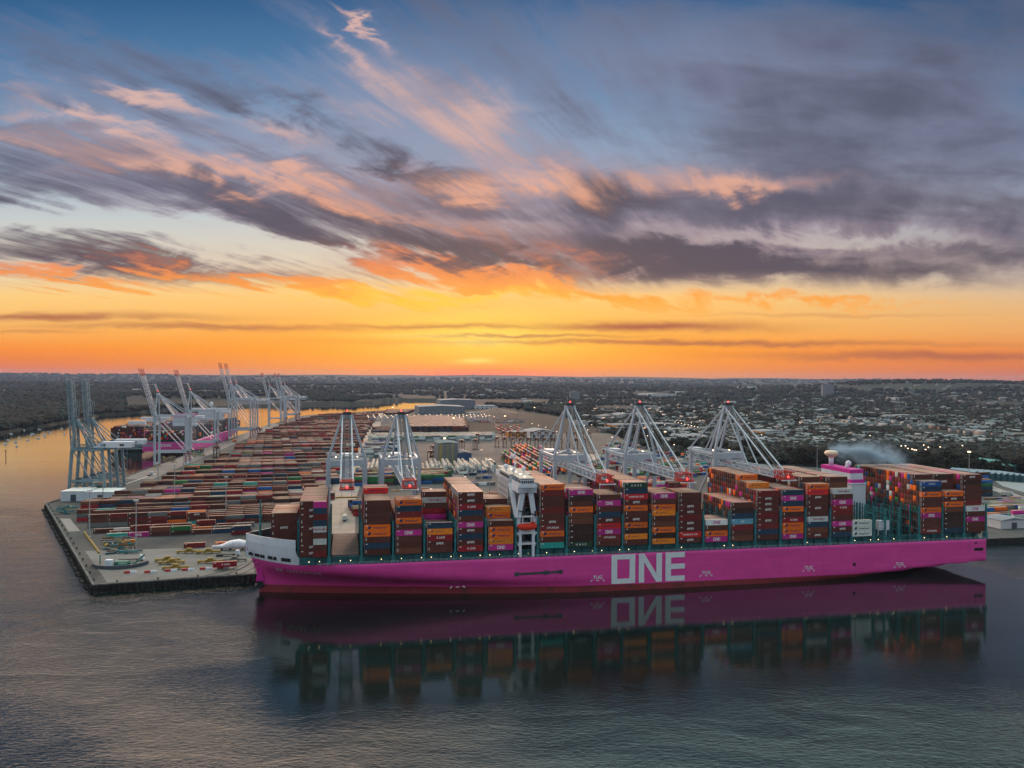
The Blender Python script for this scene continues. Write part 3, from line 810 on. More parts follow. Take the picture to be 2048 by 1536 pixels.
# hatch covers, lashing bridges
order = [b[0] for b in BAYS]
mb = MB()
for (nm, Xl, Xr, *_r) in BAYS:
    m_ = bay_s[nm]; yb = BH - 3.4 if nm != 'A' else 8
    mb.box(m_ - 6.3, m_ + 6.3, -yb, yb, 21.0, Zb - .12)
mc = (bay_s['B'] + bay_s['D']) / 2
for k in range(6):
    y0 = -27 + k * 9.0
    mb.box(mc - 6.1, mc + 6.1, y0 + .15, y0 + 8.85, 21.0, Zb - .05)
mb.box(mc - 6.4, mc - 6.15, -27, 27, 21.0, Zb + .5); mb.box(mc + 6.15, mc + 6.4, -27, 27, 21, Zb + .5)
mb.build('hatch_cover', [grey_h], ship)
def lashing(s, h=16.5, half=BH - .7, full=True):
    mb = MB()
    y = half
    while y > -half:
        mb.box(s - .45, s + .45, y - .7, y, ZD, Zb + h, 0); y -= 7.3
    for z in np.arange(Zb + 2.5, Zb + h + .1, 4.7):
        mb.box(s - .4, s + .4, -half, half, z - .15, z + .1, 0)
        for sx in (-.42, .42): mb.beam((s + sx, -half, z + 1.1), (s + sx, half, z + 1.1), .07, .07, 1)
    y = half - 2.4
    while y > -half:
        mb.beam((s, y, ZD + 2), (s, y, Zb + h), .12, .5, 1); y -= 2.5
    mb.box(s - .9, s + .9, half - 1.9, half + .1, ZD, Zb - .6, 0)
    mb.beam((s - .5, half - .2, Zb + h), (s - 1.6, half - .2, Zb + h + 2.2), .12, .12, 1); mb.beam((s + .5, half - .2, Zb + h), (s + 1.6, half - .2, Zb + h + 2.2), .12, .12, 1)
    return mb.build('lashing_bridge', [teal_l, teal_p], ship)
cs = sorted(bay_s.values(), reverse=True)
ls = []
for a, b in zip(cs[:-1], cs[1:]):
    if a - b < 18: ls.append((a + b) / 2)
    elif a - b < 36: ls += [a - 7.4, b + 7.4]
    else: ls += [a - 7.4, b + 7.4]
ls += [cs[-1] - 7.3]
for s in ls:
    lashing(s, h=15.8, half=(BH - .7) if s < SB - 12 else 22)
for s in (bay_s['U'] - 14.5, bay_s['U'] - 23): lashing(s, 14.5)

# accommodation block with the bridge, A-frame wing supports, lifeboat
sb = (s_at(1028, BH - 2, 40) + s_at(1078, BH - 2, 40)) / 2
house = MB()
house.box(sb - 4.6, sb + 4.6, -24, 5, ZD, 53.2, 0)
for k in range(9): house.box(sb - 5.5, sb + 5.5, 7, 8.6, 22.5 + k * 3.4, 22.7 + k * 3.4, 0)
hs = house.build('accommodation_block', [mat('grey white house paint', (.40, .42, .46), .5, var=.12, scale=.15, streak=.3)], ship)
wn = MB()
for k in range(9):
    for j in range(10):
        y = -22 + j * 2.9
        for sx in (-1, 1): wn.box(*sorted((sb + sx * 4.6, sb + sx * 4.66)), y, y + .8, 24.2 + k * 3.1, 25.1 + k * 3.1)
wn.build('cabin_window', [glass_m], hs)
br = MB()
br.box(sb - 4.6, sb + 4.6, -BH, BH, 53.2, 54.6, 0)                         # wing deck
br.box(sb - 5.6, sb + 5.6, -13, 13, 54.6, 57.6, 0)
br.box(sb - 3.4, sb + 3.4, BH - 6, BH - .3, 54.6, 57.3, 0); br.box(sb - 3.4, sb + 3.4, -BH + .3, -BH + 6, 54.6, 57.3, 0)
br.box(sb - 3.9, sb + 3.9, -BH, BH, 57.6, 57.9, 1)
br.box(sb - 6.1, sb + 6.1, -13.5, 13.5, 57.62, 58.0, 1)
for sx in (-4.5, 4.5): br.box(sb + sx - .06, sb + sx + .06, -BH, BH, 54.6, 55.7, 0)
bd = br.build('bridge_deck', [white_p, mat('lit bridge roof', (.36, .34, .31), .85, spec=.2)], ship)
gl = MB()
gl.box(sb - 5.68, sb - 5.6, -12.5, 12.5, 55.5, 56.9); gl.box(sb + 5.6, sb + 5.68, -12.5, 12.5, 55.5, 56.9)
gl.box(sb - 3.1, sb + 3.1, BH - .3, BH - .22, 55.4, 56.7)
for sx in (-1, 1): gl.box(*sorted((sb + sx * 3.4, sb + sx * 3.48)), BH - 5.6, BH - .6, 55.4, 56.7)
gl.build('bridge_window', [glass_m], bd)
mu = MB()
for x in (-2.2, -1.1, 0, 1.1, 2.2): mu.box(sb + x - .09, sb + x + .09, BH - .24, BH - .14, 55.3, 56.8)
mu.build('window_mullion', [white_p], bd)
ma_ = MB()
ma_.cyl((sb, 0, 58), (sb, 0, 68), .35, 8); ma_.beam((sb - 2.8, 0, 65), (sb + 2.8, 0, 65), .3); ma_.beam((sb, -3.5, 62.5), (sb, 3.5, 62.5), .3)
ma_.lathe(sb + 1.6, 0, [(.1, 65), (.9, 65.2), (1.0, 65.9), (.6, 66.7), (.1, 67)], 10)
ma_.build('radar_mast', [white_p], bd)
dm = MB()
for (x, y, r) in ((-3.5, 6, 1.1), (3.5, -6, 1.3), (2.8, 10, .8)):
    dm.lathe(sb + x, y, [(.3 * r, 58), (.3 * r, 58.8), (r, 59.2), (1.1 * r, 59.9), (.8 * r, 60.9), (.1, 61.3)], 12)
dm.build('satellite_dome', [white_p], bd, smooth=True)
bl = MB()
for y in (-20, -9, 3, 14, 24): bl.box(sb - .3, sb + .3, y - .3, y + .3, 57.95, 58.25)
bl.build('deck_floodlight', [mat('warm floodlight', (1, .85, .7), .5, emit=(1, .62, .4), estr=9)], bd)
af = MB()
T = 53.2
yo = BH - 2.2
for (p, q, w, w2) in (((sb - 4.6, yo, 34.5), (sb - 1.6, yo, T), 2.1, 2.6), ((sb + 4.6, yo, 34.5), (sb + 1.8, yo, T), 2.1, 2.6),
                      ((sb + 4.6, yo, 34.5), (sb + 4.9, 13, T), 1.8, 2.2), ((sb - 4.6, yo, 34.5), (sb - 4.9, 13, T), 1.8, 2.2)):
    af.beam(p, q, w, 1.6, 0, w2, 1.8, up=(0, 1, 0))
af.box(sb - 5.4, sb + 5.4, yo - .9, yo + .9, 33.4, 35.6, 0)
af.box(sb - 4.8, sb + 4.8, 7, BH - .6, 50.6, 53.2, 0)
af.hexa([(sb - 4.6, BH - 5, 50.6), (sb + 4.6, BH - 5, 50.6), (sb + 4.6, BH - .6, 50.6), (sb - 4.6, BH - .6, 50.6),
         (sb - 4.6, BH - 5, 53.2), (sb + 4.6, BH - 5, 53.2), (sb + 4.6, BH - .6, 53.2), (sb - 4.6, BH - .6, 53.2)], 0)
af.build('wing_support_frame', [white_p], ship)
lf = MB()
for sx in (-3.3, 3.3): lf.beam((sb + sx, yo + .8, ZD), (sb + sx, yo + .8, 33.4), 1.1, 1.3)
lf.box(sb - 5.2, sb + 5.2, yo - 4, yo + 1.6, 30.3, 31.0); lf.box(sb - 4.6, sb + 4.6, yo - 3, yo + 1.5, 25.0, 25.7)
for sx in (-1, 1):
    lf.beam((sb + sx * 5.0, yo + .8, 31), (sb + sx * 3.3, yo + .8, 28.8), .8, .8); lf.beam((sb + sx * 4.6, yo + .8, 25.7), (sb + sx * 3.3, yo + .8, 23.4), .8, .8)
    lf.beam((sb + sx * 2.2, yo + 1.2, 31), (sb + sx * 2.2, yo + 1.2, 38.5), .4, .5)
lf.box(sb - 5.2, sb + 5.2, yo - 1, yo + 1.9, 38.6, 38.9)
lf.beam((sb - 4.5, yo + 1.6, 39.6), (sb + 4.5, yo + 1.6, 42.0), .35, .5, 1); lf.cyl((sb - 4.2, yo + 1.6, 38.9), (sb - 4.2, yo + 1.6, 41.6), .45, 8, 1)
lf.build('boat_deck_frame', [white_p, black_m], ship)
boat = MB()
prof = [(-5.0, .15, 0), (-4.6, .9, .1), (-3.2, 1.45, 0), (0, 1.6, 0), (3.2, 1.5, 0), (4.5, 1.1, .1), (5.0, .2, .3)]
n = 10; k0 = 0
for (x, r, dz) in prof:
    for i in range(n):
        t = 2 * math.pi * i / n; boat.v.append((sb + x, yo + 1.9 + r * math.cos(t), 34.0 + dz + r * 1.05 * math.sin(t)))
for j in range(len(prof) - 1):
    for i in range(n):
        boat.f.append((j * n + i, j * n + (i + 1) % n, (j + 1) * n + (i + 1) % n, (j + 1) * n + i)); boat.m.append(0)
boat.f += [tuple(range(n))[::-1], tuple(range((len(prof) - 1) * n, len(prof) * n))]; boat.m += [0, 0]
boat.box(sb - 3.9, sb - 1.8, yo + 1.0, yo + 2.8, 35.3, 36.3, 0)
boat.build('lifeboat', [mat('orange red lifeboat', (.62, .035, .01), .4, var=.05)], ship)

# funnel casing aft
sf = (s_at(1707, 2, 50) + s_at(1730, 2, 50)) / 2
fu = MB()
fu.box(sf - 4.6, sf + 4.6, -22, 1.5, ZD, 47.0, 0); fu.box(sf - 5.0, sf + 5.0, -22.4, 1.9, 47.0, 47.5, 0)
fu.box(sf - 4.2, sf + 4.2, -29.5, -.5, 49.5, 53.1, 0); fu.box(sf - 4.3, sf + 4.3, -29.6, -.4, 53.1, 55.3, 1); fu.box(sf - 4.3, sf + 4.3, -6.6, .4, 47.5, 49.5, 1)
fu.box(sf - 4.2, sf + 4.2, -29.5, -6.6, 47.5, 49.5, 0)
fn_ = fu.build('funnel_casing', [white_p, pink_p], ship)
st_ = MB(); st_.cyl((sf + 1, -24, 55.3), (sf + 1, -24, 61), 1.4, 14)
st_.lathe(sf + 1, -24, [(1.4, 60.0), (3.9, 61.9), (4.2, 62.7), (3.4, 63.9), (2.4, 64.3)], 16, 1)
st_.build('exhaust_pipe', [white_p, mat('cream dome paint', (.62, .50, .36), .5)], fn_, smooth=True)
sp_ = MB(); sp_.lathe(sf - 1.5, -10.5, [(.5, 55.3), (.5, 56.1), (1.4, 56.7), (1.7, 57.8), (1.3, 59.0), (.1, 59.6)], 12); sp_.lathe(sf + 1.6, -8, [(.4, 55.3), (.9, 56.1), (.7, 57.1), (.1, 57.5)], 10)
sp_.build('satellite_dome', [white_p], fn_, smooth=True)
# white control cabin on legs near the side, aft of the funnel
s0, z0 = side_sz(1768.5, 1053, BH - 3)
cb = MB()
cb.box(s0 - 3.2, s0 + 3.2, BH - 6, BH - 3, z0 - 2.0, z0 + 3.2, 0); cb.box(s0 - .4, s0 + 3.6, BH - 6, BH - 3.2, z0 - 8, z0 - 7.5, 0)
for x in (-1.6, -.6, 3.4): cb.box(s0 + x - .15, s0 + x + .15, BH - 3.6, BH - 3.3, ZD if x < 0 else z0 - 8, z0 - 2, 0)
cb.box(s0 - 2.9, s0 + .2, BH - 5, BH - 3.8, z0 + 3.2, z0 + 4.6, 1)
cb.build('crane_cabin', [white_p, teal_l], ship)
# foremast and forecastle gear
fm = MB(); s0 = s_at(520.5, 0, 35)
fm.cyl((s0, 0, ZD), (s0, 0, 46), .7, 8, 0, .35); fm.beam((s0, -2, 41), (s0, 2, 41), .25)
for z in (34, 38, 43): fm.box(s0 - .8, s0 + .8, -.8, .8, z, z + .25)
fm.build('foremast', [teal_l], ship)
for (bs, by_, X, Y) in ((LS - 4, 3.0, 352, 1158), (LS - 5, 4.0, 412, 1154), (LS - 5, -3.0, 424, 1153), (LS - 8, 6.0, 455, 1151)):
    q = P(X, Y, 5.0); e = MSi @ Vector((q[0], q[1], 5.2)); a_ = Vector((bs, min(by_, hb(bs, 17) * .9) if by_ > 0 else -hb(bs, 17) * .8, 16.5)); mb = MB(); pv = a_
    for k in range(1, 9):
        t_ = k / 8; c_ = a_.lerp(e, t_) - Vector((0, 0, 4.5 * t_ * (1 - t_) * 2)); mb.cyl(pv, c_, .12, 5); pv = c_
    mb.build('mooring_rope', [black_m], ship)
aw = MB()
for (x, y) in ((3, 22), (5.5, 20), (4, 26)): aw.cyl((x, y, ZD + 1.2), (x, y + 2.2, ZD + 1.2), 1.1, 12)
aw.box(1.5, 7, 10, 27, ZD, ZD + .5); aw.build('mooring_winch', [mat('green winch', (.05, .16, .13), .5)], ship)
# ---------------------------------------------------------------- water, quay, land
def water():
    m = bpy.data.materials.new('harbour water'); m.use_nodes = True; t = m.node_tree; B = NB(t)
    p = t.nodes['Principled BSDF']
    tc = t.nodes.new('ShaderNodeTexCoord')
    def mp(sx, sy, rz=0):
        q = t.nodes.new('ShaderNodeMapping'); q.inputs['Scale'].default_value = (sx, sy, 1); q.inputs['Rotation'].default_value = (0, 0, rz)
        t.links.new(tc.outputs['Object'], q.inputs[0]); return q.outputs[0]
    w1 = B.noise(mp(.42, .85, .25), 1.0, 5, .62, .4)
    w2 = B.noise(mp(.05, .085, -.25), 1.0, 3, .5, .6)
    patch = B.noise(mp(.006, .011, .2), 1.0, 4, .6, 1.0)
    h = B.ma(w1, .26, B.mul(w2, .5))
    bp = t.nodes.new('ShaderNodeBump'); bp.inputs['Distance'].default_value = 1.0
    # the water lies calm in the lee of the big ship and is ruffled by the wind elsewhere
    sp = t.nodes.new('ShaderNodeSeparateXYZ'); t.links.new(tc.outputs['Object'], sp.inputs[0])
    wob = B.mul(B.sub(patch, .5), 120.0)
    yy = B.add(B.ma(sp.outputs[0], -.2085, sp.outputs[1]), B.mul(wob, .5)); xx = B.add(sp.outputs[0], B.mul(wob, .22))
    lee = B.ma(sp.outputs[1], .30, B.add(xx, 6.0))
    calm = B.mul(B.mul(B.ss(yy, 228, 290), B.ss(lee, -10, 16)), B.sub(1.0, B.ss(xx, 262, 290)))
    far = B.ss(sp.outputs[1], 500, 950)
    ruf = B.mul(B.ma(B.ss(patch, .38, .62), .50, .34), B.sub(1.0, B.mul(far, .88)))
    t.links.new(B.ma(B.sub(1.0, calm), ruf, .05), bp.inputs['Strength'])
    t.links.new(h, bp.inputs['Height']); t.links.new(bp.outputs[0], p.inputs['Normal'])
    t.links.new(B.mix(B.ss(patch, .3, .7), (.002, .006, .0055), (.005, .012, .0105)), p.inputs['Base Color'])
    p.inputs['Roughness'].default_value = .03; p.inputs['IOR'].default_value = 1.37
    p.inputs['Specular IOR Level'].default_value = .5
    mb = MB(); mb.face([(-16000, -1200, 0), (16000, -1200, 0), (16000, 20000, 0), (-16000, 20000, 0)])
    structure(mb.build('water', m))
water()

concrete = mat('quay concrete', (.155, .150, .142), .75, var=.28, scale=.035, bump=.0)
def yard_mat():
    m = bpy.data.materials.new('terminal paving'); m.use_nodes = True; t = m.node_tree; B = NB(t); p = t.nodes['Principled BSDF']
    tc = t.nodes.new('ShaderNodeTexCoord')
    n = B.noise(tc.outputs['Object'], .018, 6, .62, .3); n2 = B.noise(tc.outputs['Object'], .3, 4, .6)
    mp = t.nodes.new('ShaderNodeMapping'); mp.inputs['Scale'].default_value = (.9, .012, 1); mp.inputs['Rotation'].default_value = (0, 0, -.14); t.links.new(tc.outputs['Object'], mp.inputs[0])
    n3 = B.noise(mp.outputs[0], .35, 4, .6)
    c = B.mix(B.ss(n, .3, .72), (.024, .031, .034), (.064, .068, .066))
    c = B.mix(B.mul(B.ss(n3, .45, .7), .45), c, (.07, .07, .072))
    c = B.mix(B.mul(B.ss(n2, .5, .8), .3), c, (.12, .115, .105))
    t.links.new(c, p.inputs['Base Color']); p.inputs['Roughness'].default_value = .9; p.inputs['Specular IOR Level'].default_value = .2
    return m
paving = yard_mat()
asphalt = mat('worn asphalt', (.075, .078, .082), .75, var=.3, scale=.08)
wall_m = mat('wet quay wall', (.018, .020, .018), .8, var=.5, scale=.4)
QZ = 4.0
jog = S2W(s_at(512, -33.6, 4), -33.6)
RAILY = -38.0
quay_r = [S2W(s, -33.6)[:2] for s in (LS - 34, 0, -120)]
LQ = [P(92, 1008, QZ), P(235, 961, QZ), P(301, 934.5, QZ), P(516, 858.5, QZ), P(594, 832, QZ), P(640, 828.5, QZ), P(751, 822, QZ), P(815, 818, QZ), P(881, 813.5, QZ), P(908, 808.5, QZ)]
front = [P(92, 1008, QZ), P(187, 1171, QZ), P(512, 1149, QZ), P(560, 1144, QZ)]
outline = front + quay_r + [P(X, Y, QZ) for X, Y in ((2330, 1000), (2048, 955), (1900, 950), (1700, 940), (1560, 930), (1420, 918), (1330, 900), (1250, 872), (1160, 842), (1060, 824), (1010, 812), (950, 806.5))] + LQ[::-1][:-1]
def slab():
    mb = MB(); poly = outline
    mb.prism(poly, QZ - .05, QZ, 0)
    k = len(poly)
    for i in range(k):
        a, b = poly[i], poly[(i + 1) % k]
        mb.face([(a[0], a[1], -3), (b[0], b[1], -3), (b[0], b[1], QZ - .05), (a[0], a[1], QZ - .05)], 1)
    structure(mb.build('ground', [paving, wall_m]))
    # timber and rubble lip along the two visible quay faces
    mb = MB(); pts = [LQ[2], LQ[1]] + front[:3]
    for a, b in zip(pts[:-1], pts[1:]):
        mb.beam((a[0], a[1], QZ + .3), (b[0], b[1], QZ + .3), 1.2, .6, 0)
        L = math.hypot(b[0] - a[0], b[1] - a[1]); n = int(L / 2.6)
        nx, ny = (b[1] - a[1]) / L, -(b[0] - a[0]) / L
        cx_, cy_ = -nx, -ny
        if (nx * (-a[0]) + ny * (-a[1])) < 0: nx, ny = -nx, -ny
        rs = random.Random(3)
        for i in range(n):
            k = (i + .5) / n; x, y = a[0] + (b[0] - a[0]) * k, a[1] + (b[1] - a[1]) * k
            hh = rs.uniform(-1.5, 0)
            mb.box(x - .45 + nx * .8, x + .45 + nx * .8, y - .45 + ny * .8, y + .45 + ny * .8, -3 , QZ - .2 + rs.uniform(-.8, .3), 1)
            if rs.random() < .6:
                w = rs.uniform(.6, 1.6); mb.box(x + nx * 1.8 - w, x + nx * 1.8 + w, y + ny * 1.8 - w / 2, y + ny * 1.8 + w / 2, -3, hh * .3 + .8, 1)
    structure(mb.build('quay_edge', [mat('quay coping', (.07, .085, .085), .8, var=.4, scale=.3), wall_m]))
slab()
def strip(pts_px, z, name, m, world_pts=None):
    pts = world_pts or [P(X, Y, QZ) for X, Y in pts_px]
    mb = MB(); mb.face([(x, y, z) for x, y in pts]); return structure(mb.build(name, [m]))
# light concrete aprons and the haul road between the yards
strip([(640, 1016), (708, 1016), (767, 824), (757, 824)], QZ + .004, 'road', mat('pale haul road', (.17, .155, .135), .7, var=.2, scale=.05),
      [P(610, 1075, QZ), P(710, 1075, QZ), P(711, 1000, QZ), P(770, 823, QZ), P(757, 823, QZ), P(649, 1000, QZ)])
strip([(215, 1165), (190, 1130), (170, 1102), (508, 1092), (508, 1145)], QZ + .004, 'apron', mat('pale apron concrete', (.088, .102, .102), .65, var=.22, scale=.06))
strip([(120, 1037), (140, 1037), (160, 1062), (137, 1063)], QZ + .006, 'apron', mat('pale patch', (.15, .16, .16), .6, var=.1))
strip([(240, 958), (305, 958), (560, 849), (545, 846), (300, 937)], QZ + .004, 'apron', mat('quay apron', (.12, .115, .108), .65, var=.2, scale=.05))
mk = MB()
def line(mb, a, b, w, z=QZ + .02, m=0):
    dx, dy = b[0] - a[0], b[1] - a[1]; L = math.hypot(dx, dy); nx, ny = -dy / L * w / 2, dx / L * w / 2
    mb.face([(a[0] + nx, a[1] + ny, z), (a[0] - nx, a[1] - ny, z), (b[0] - nx, b[1] - ny, z), (b[0] + nx, b[1] + ny, z)], m)
line(mk, P(240, 972, QZ), P(312, 947, QZ), .9)
line(mk, P(280, 1128, QZ), P(500, 1122, QZ), .4, m=1)
line(mk, P(215, 1160, QZ), P(505, 1144, QZ), .35, m=1)
line(mk, S2W(LS - 50, RAILY)[:2], S2W(-100, RAILY)[:2], .5, m=1); line(mk, S2W(LS - 50, RAILY - 35)[:2], S2W(-100, RAILY - 35)[:2], .5, m=1)
for k in (0, 1): line(mk, P(655 + 27 * k, 1060, QZ), P(660 + 22 * k, 1000, QZ), .3, m=1)
structure(mk.build('marking', [mat('white road paint', (.6, .6, .58), .6), mat('rail slot', (.05, .05, .05), .6)]))

def vnoise(x, y, seed=0):
    xi, yi = np.floor(x).astype(np.int64), np.floor(y).astype(np.int64); fx, fy = x - xi, y - yi
    def h(a, b):
        n = (a * 374761393 + b * 668265263 + seed * 974634777) & 0x7fffffff
        n = ((n ^ (n >> 13)) * 1274126177) & 0x7fffffff
        return ((n ^ (n >> 16)) & 0xffff) / 65535.0
    fx, fy = fx * fx * (3 - 2 * fx), fy * fy * (3 - 2 * fy)
    return (h(xi, yi) * (1 - fx) + h(xi + 1, yi) * fx) * (1 - fy) + (h(xi, yi + 1) * (1 - fx) + h(xi + 1, yi + 1) * fx) * fy
def fbm(x, y, seed=0, o=4):
    s, a, t = 0, 1, 0
    for i in range(o): s = s + a * vnoise(x * 2 ** i, y * 2 ** i, seed + i); t += a; a *= .5
    return s / t
def sstep(x, a, b): k = np.clip((x - a) / (b - a), 0, 1); return k * k * (3 - 2 * k)
def hill(x, y):
    x = np.asarray(x, float); y = np.asarray(y, float); d = np.hypot(x, y)
    h = 3 + 5 * fbm(x / 700, y / 700, 1) * sstep(d, 1000, 2500)
    h = h + sstep(d, 3300, 6500) * (14 + 40 * fbm(x / 1500, y / 1500, 2, 3))
    h = h + 66 * np.exp(-((x - 2500) / 900) ** 2 - ((y - 5000) / 900) ** 2) + 42 * np.exp(-((x - 3900) / 900) ** 2 - ((y - 5600) / 1300) ** 2)
    h = h + sstep(d, 9500, 14500) * (36 + 112 * fbm(x / 2300, y / 5000, 5, 3))
    h = h + 18 * np.exp(-((x + 1500) / 900) ** 2 - ((y - 3600) / 500) ** 2)
    return h
BANK = np.array([(-700, 905), (-200, 885), (0, 868), (60, 857), (129, 846), (200, 832), (277, 826), (345, 821), (420, 817), (516, 814), (593, 811), (700, 810), (737, 808),
                 (765, 804), (803, 801.5), (850, 802), (903, 803), (912, 804.5)], float)
FRONTX = np.array([-2000, 140, 700, 3000.]); 
def is_land(x, y):
    X = CX + FPX * x / y; Y = 758 + .006 * (X - CX) + FPX * (HCAM - 0) / y
    left = X < 912
    bank = np.interp(X, BANK[:, 0], BANK[:, 1])
    jit = (fbm(x / 60, y / 120, 8, 3) - .5) * 2.4
    far_ok = Y < bank + jit
    right_ok = y > 600
    return np.where(left, far_ok, right_ok)
def land_mat():
    m = bpy.data.materials.new('woods and fields'); m.use_nodes = True; t = m.node_tree; B = NB(t); p = t.nodes['Principled BSDF']
    tc = t.nodes.new('ShaderNodeTexCoord')
    n1 = B.noise(tc.outputs['Object'], .0016, 5, .6, .5); n2 = B.noise(tc.outputs['Object'], .02, 5, .65)
    vo = t.nodes.new('ShaderNodeTexVoronoi'); vo.inputs['Scale'].default_value = .0042; t.links.new(tc.outputs['Object'], vo.inputs['Vector'])
    wood = B.mix(B.ss(n2, .35, .7), (.008, .014, .012), (.020, .025, .018))
    field = B.mix(n1, (.016, .028, .015), (.030, .034, .022))
    c = B.mix(B.mul(B.ss(n1, .55, .64), .75), wood, field)
    t.links.new(c, p.inputs['Base Color']); p.inputs['Roughness'].default_value = .95; p.inputs['Specular IOR Level'].default_value = .1
    return m
def terrain():
    az = np.radians(np.arange(-44, 44.01, .16)); d = np.geomspace(640, 17000, 330)
    A, D = np.meshgrid(az, d); x, y = D * np.sin(A), D * np.cos(A)
    h = hill(x, y); land = is_land(x, y)
    bump = (fbm(x / 45, y / 45, 12, 3) - .4) * 10 * sstep(D, 5000, 7500)
    inyard = (y < 3400) & (x < 1400) & (x > LQ[0][0] - 300) & ((y < 2400))
    h = np.where(land, h + bump, -4.0)
    h = np.where(land & (h < 2.5), 2.5, h)
    V = np.stack([x, y, h], -1).reshape(-1, 3); n, m_ = x.shape
    i = np.arange(n * m_).reshape(n, m_)
    F = np.stack([i[:-1, :-1], i[:-1, 1:], i[1:, 1:], i[1:, :-1]], -1).reshape(-1, 4)
    o = link('terrain', npmesh('terrain', V, F, land_mat(), smooth=True)); o['kind'] = 'structure'
terrain()
def xth(n):
    w = ['first', 'second', 'third', 'fourth', 'fifth', 'sixth', 'seventh', 'eighth', 'ninth', 'tenth', 'eleventh', 'twelfth', 'thirteenth', 'fourteenth', 'fifteenth', 'sixteenth', 'seventeenth', 'eighteenth', 'nineteenth', 'twentieth',
         'twenty-first', 'twenty-second', 'twenty-third', 'twenty-fourth', 'twenty-fifth', 'twenty-sixth', 'twenty-seventh', 'twenty-eighth', 'twenty-ninth', 'thirtieth']
    return w[min(n, 29)]
# ---------------------------------------------------------------- gantry cranes
crane_w = mat('pale blue grey crane paint', (.36, .42, .49), .45, var=.08, scale=.3, streak=.12)
crane_t = mat('old teal crane paint', (.15, .23, .27), .5, var=.2, scale=.3, streak=.3)
red_w = mat('red warning paint', (.38, .030, .025), .5, var=.12)
yel = mat('yellow machinery paint', (.27, .19, .04), .6, var=.25, streak=.4)
red_l = mat('red warning lamp', (1, .1, .08), .4, emit=(1, .05, .05), estr=3)
warm_l = mat('warm lamp glass', (1, .8, .6), .4, emit=(1, .70, .42), estr=6)
cable = mat('dark hoist cable', (.05, .05, .055), .6)
def lattice(mb, p, q, w, h, n, t, m=0, tm=None):
    """box truss from p to q (in the x-z plane of the crane)"""
    p, q = Vector(p), Vector(q); d = (q - p).normalized(); s = Vector((0, 1, 0)); u = s.cross(d)
    if u.z < 0: u = -u
    L = (q - p).length; c = []
    for i in range(n + 1):
        o = p + d * (L * i / n); c.append([o + s * (w / 2), o - s * (w / 2), o + s * (w / 2 - .4) + u * h, o - s * (w / 2 - .4) + u * h])
    for k in range(4): mb.beam(c[0][k], c[-1][k], t * 1.6, t * 1.6, m if k else m)
    for i in range(n):
        a, b = c[i], c[i + 1]; odd = i % 2
        for lo, hi in ((0, 2), (1, 3)):
            mb.beam(a[lo] if odd else a[hi], b[hi] if odd else b[lo], t, t, m)
            mb.beam(a[lo], a[hi], t, t, m)
        if odd: mb.beam(a[2], b[3], t * .8, t * .8, m)
        mb.beam(a[2], a[3], t * .8, t * .8, m); mb.beam(a[0], a[1], t * .8, t * .8, m)
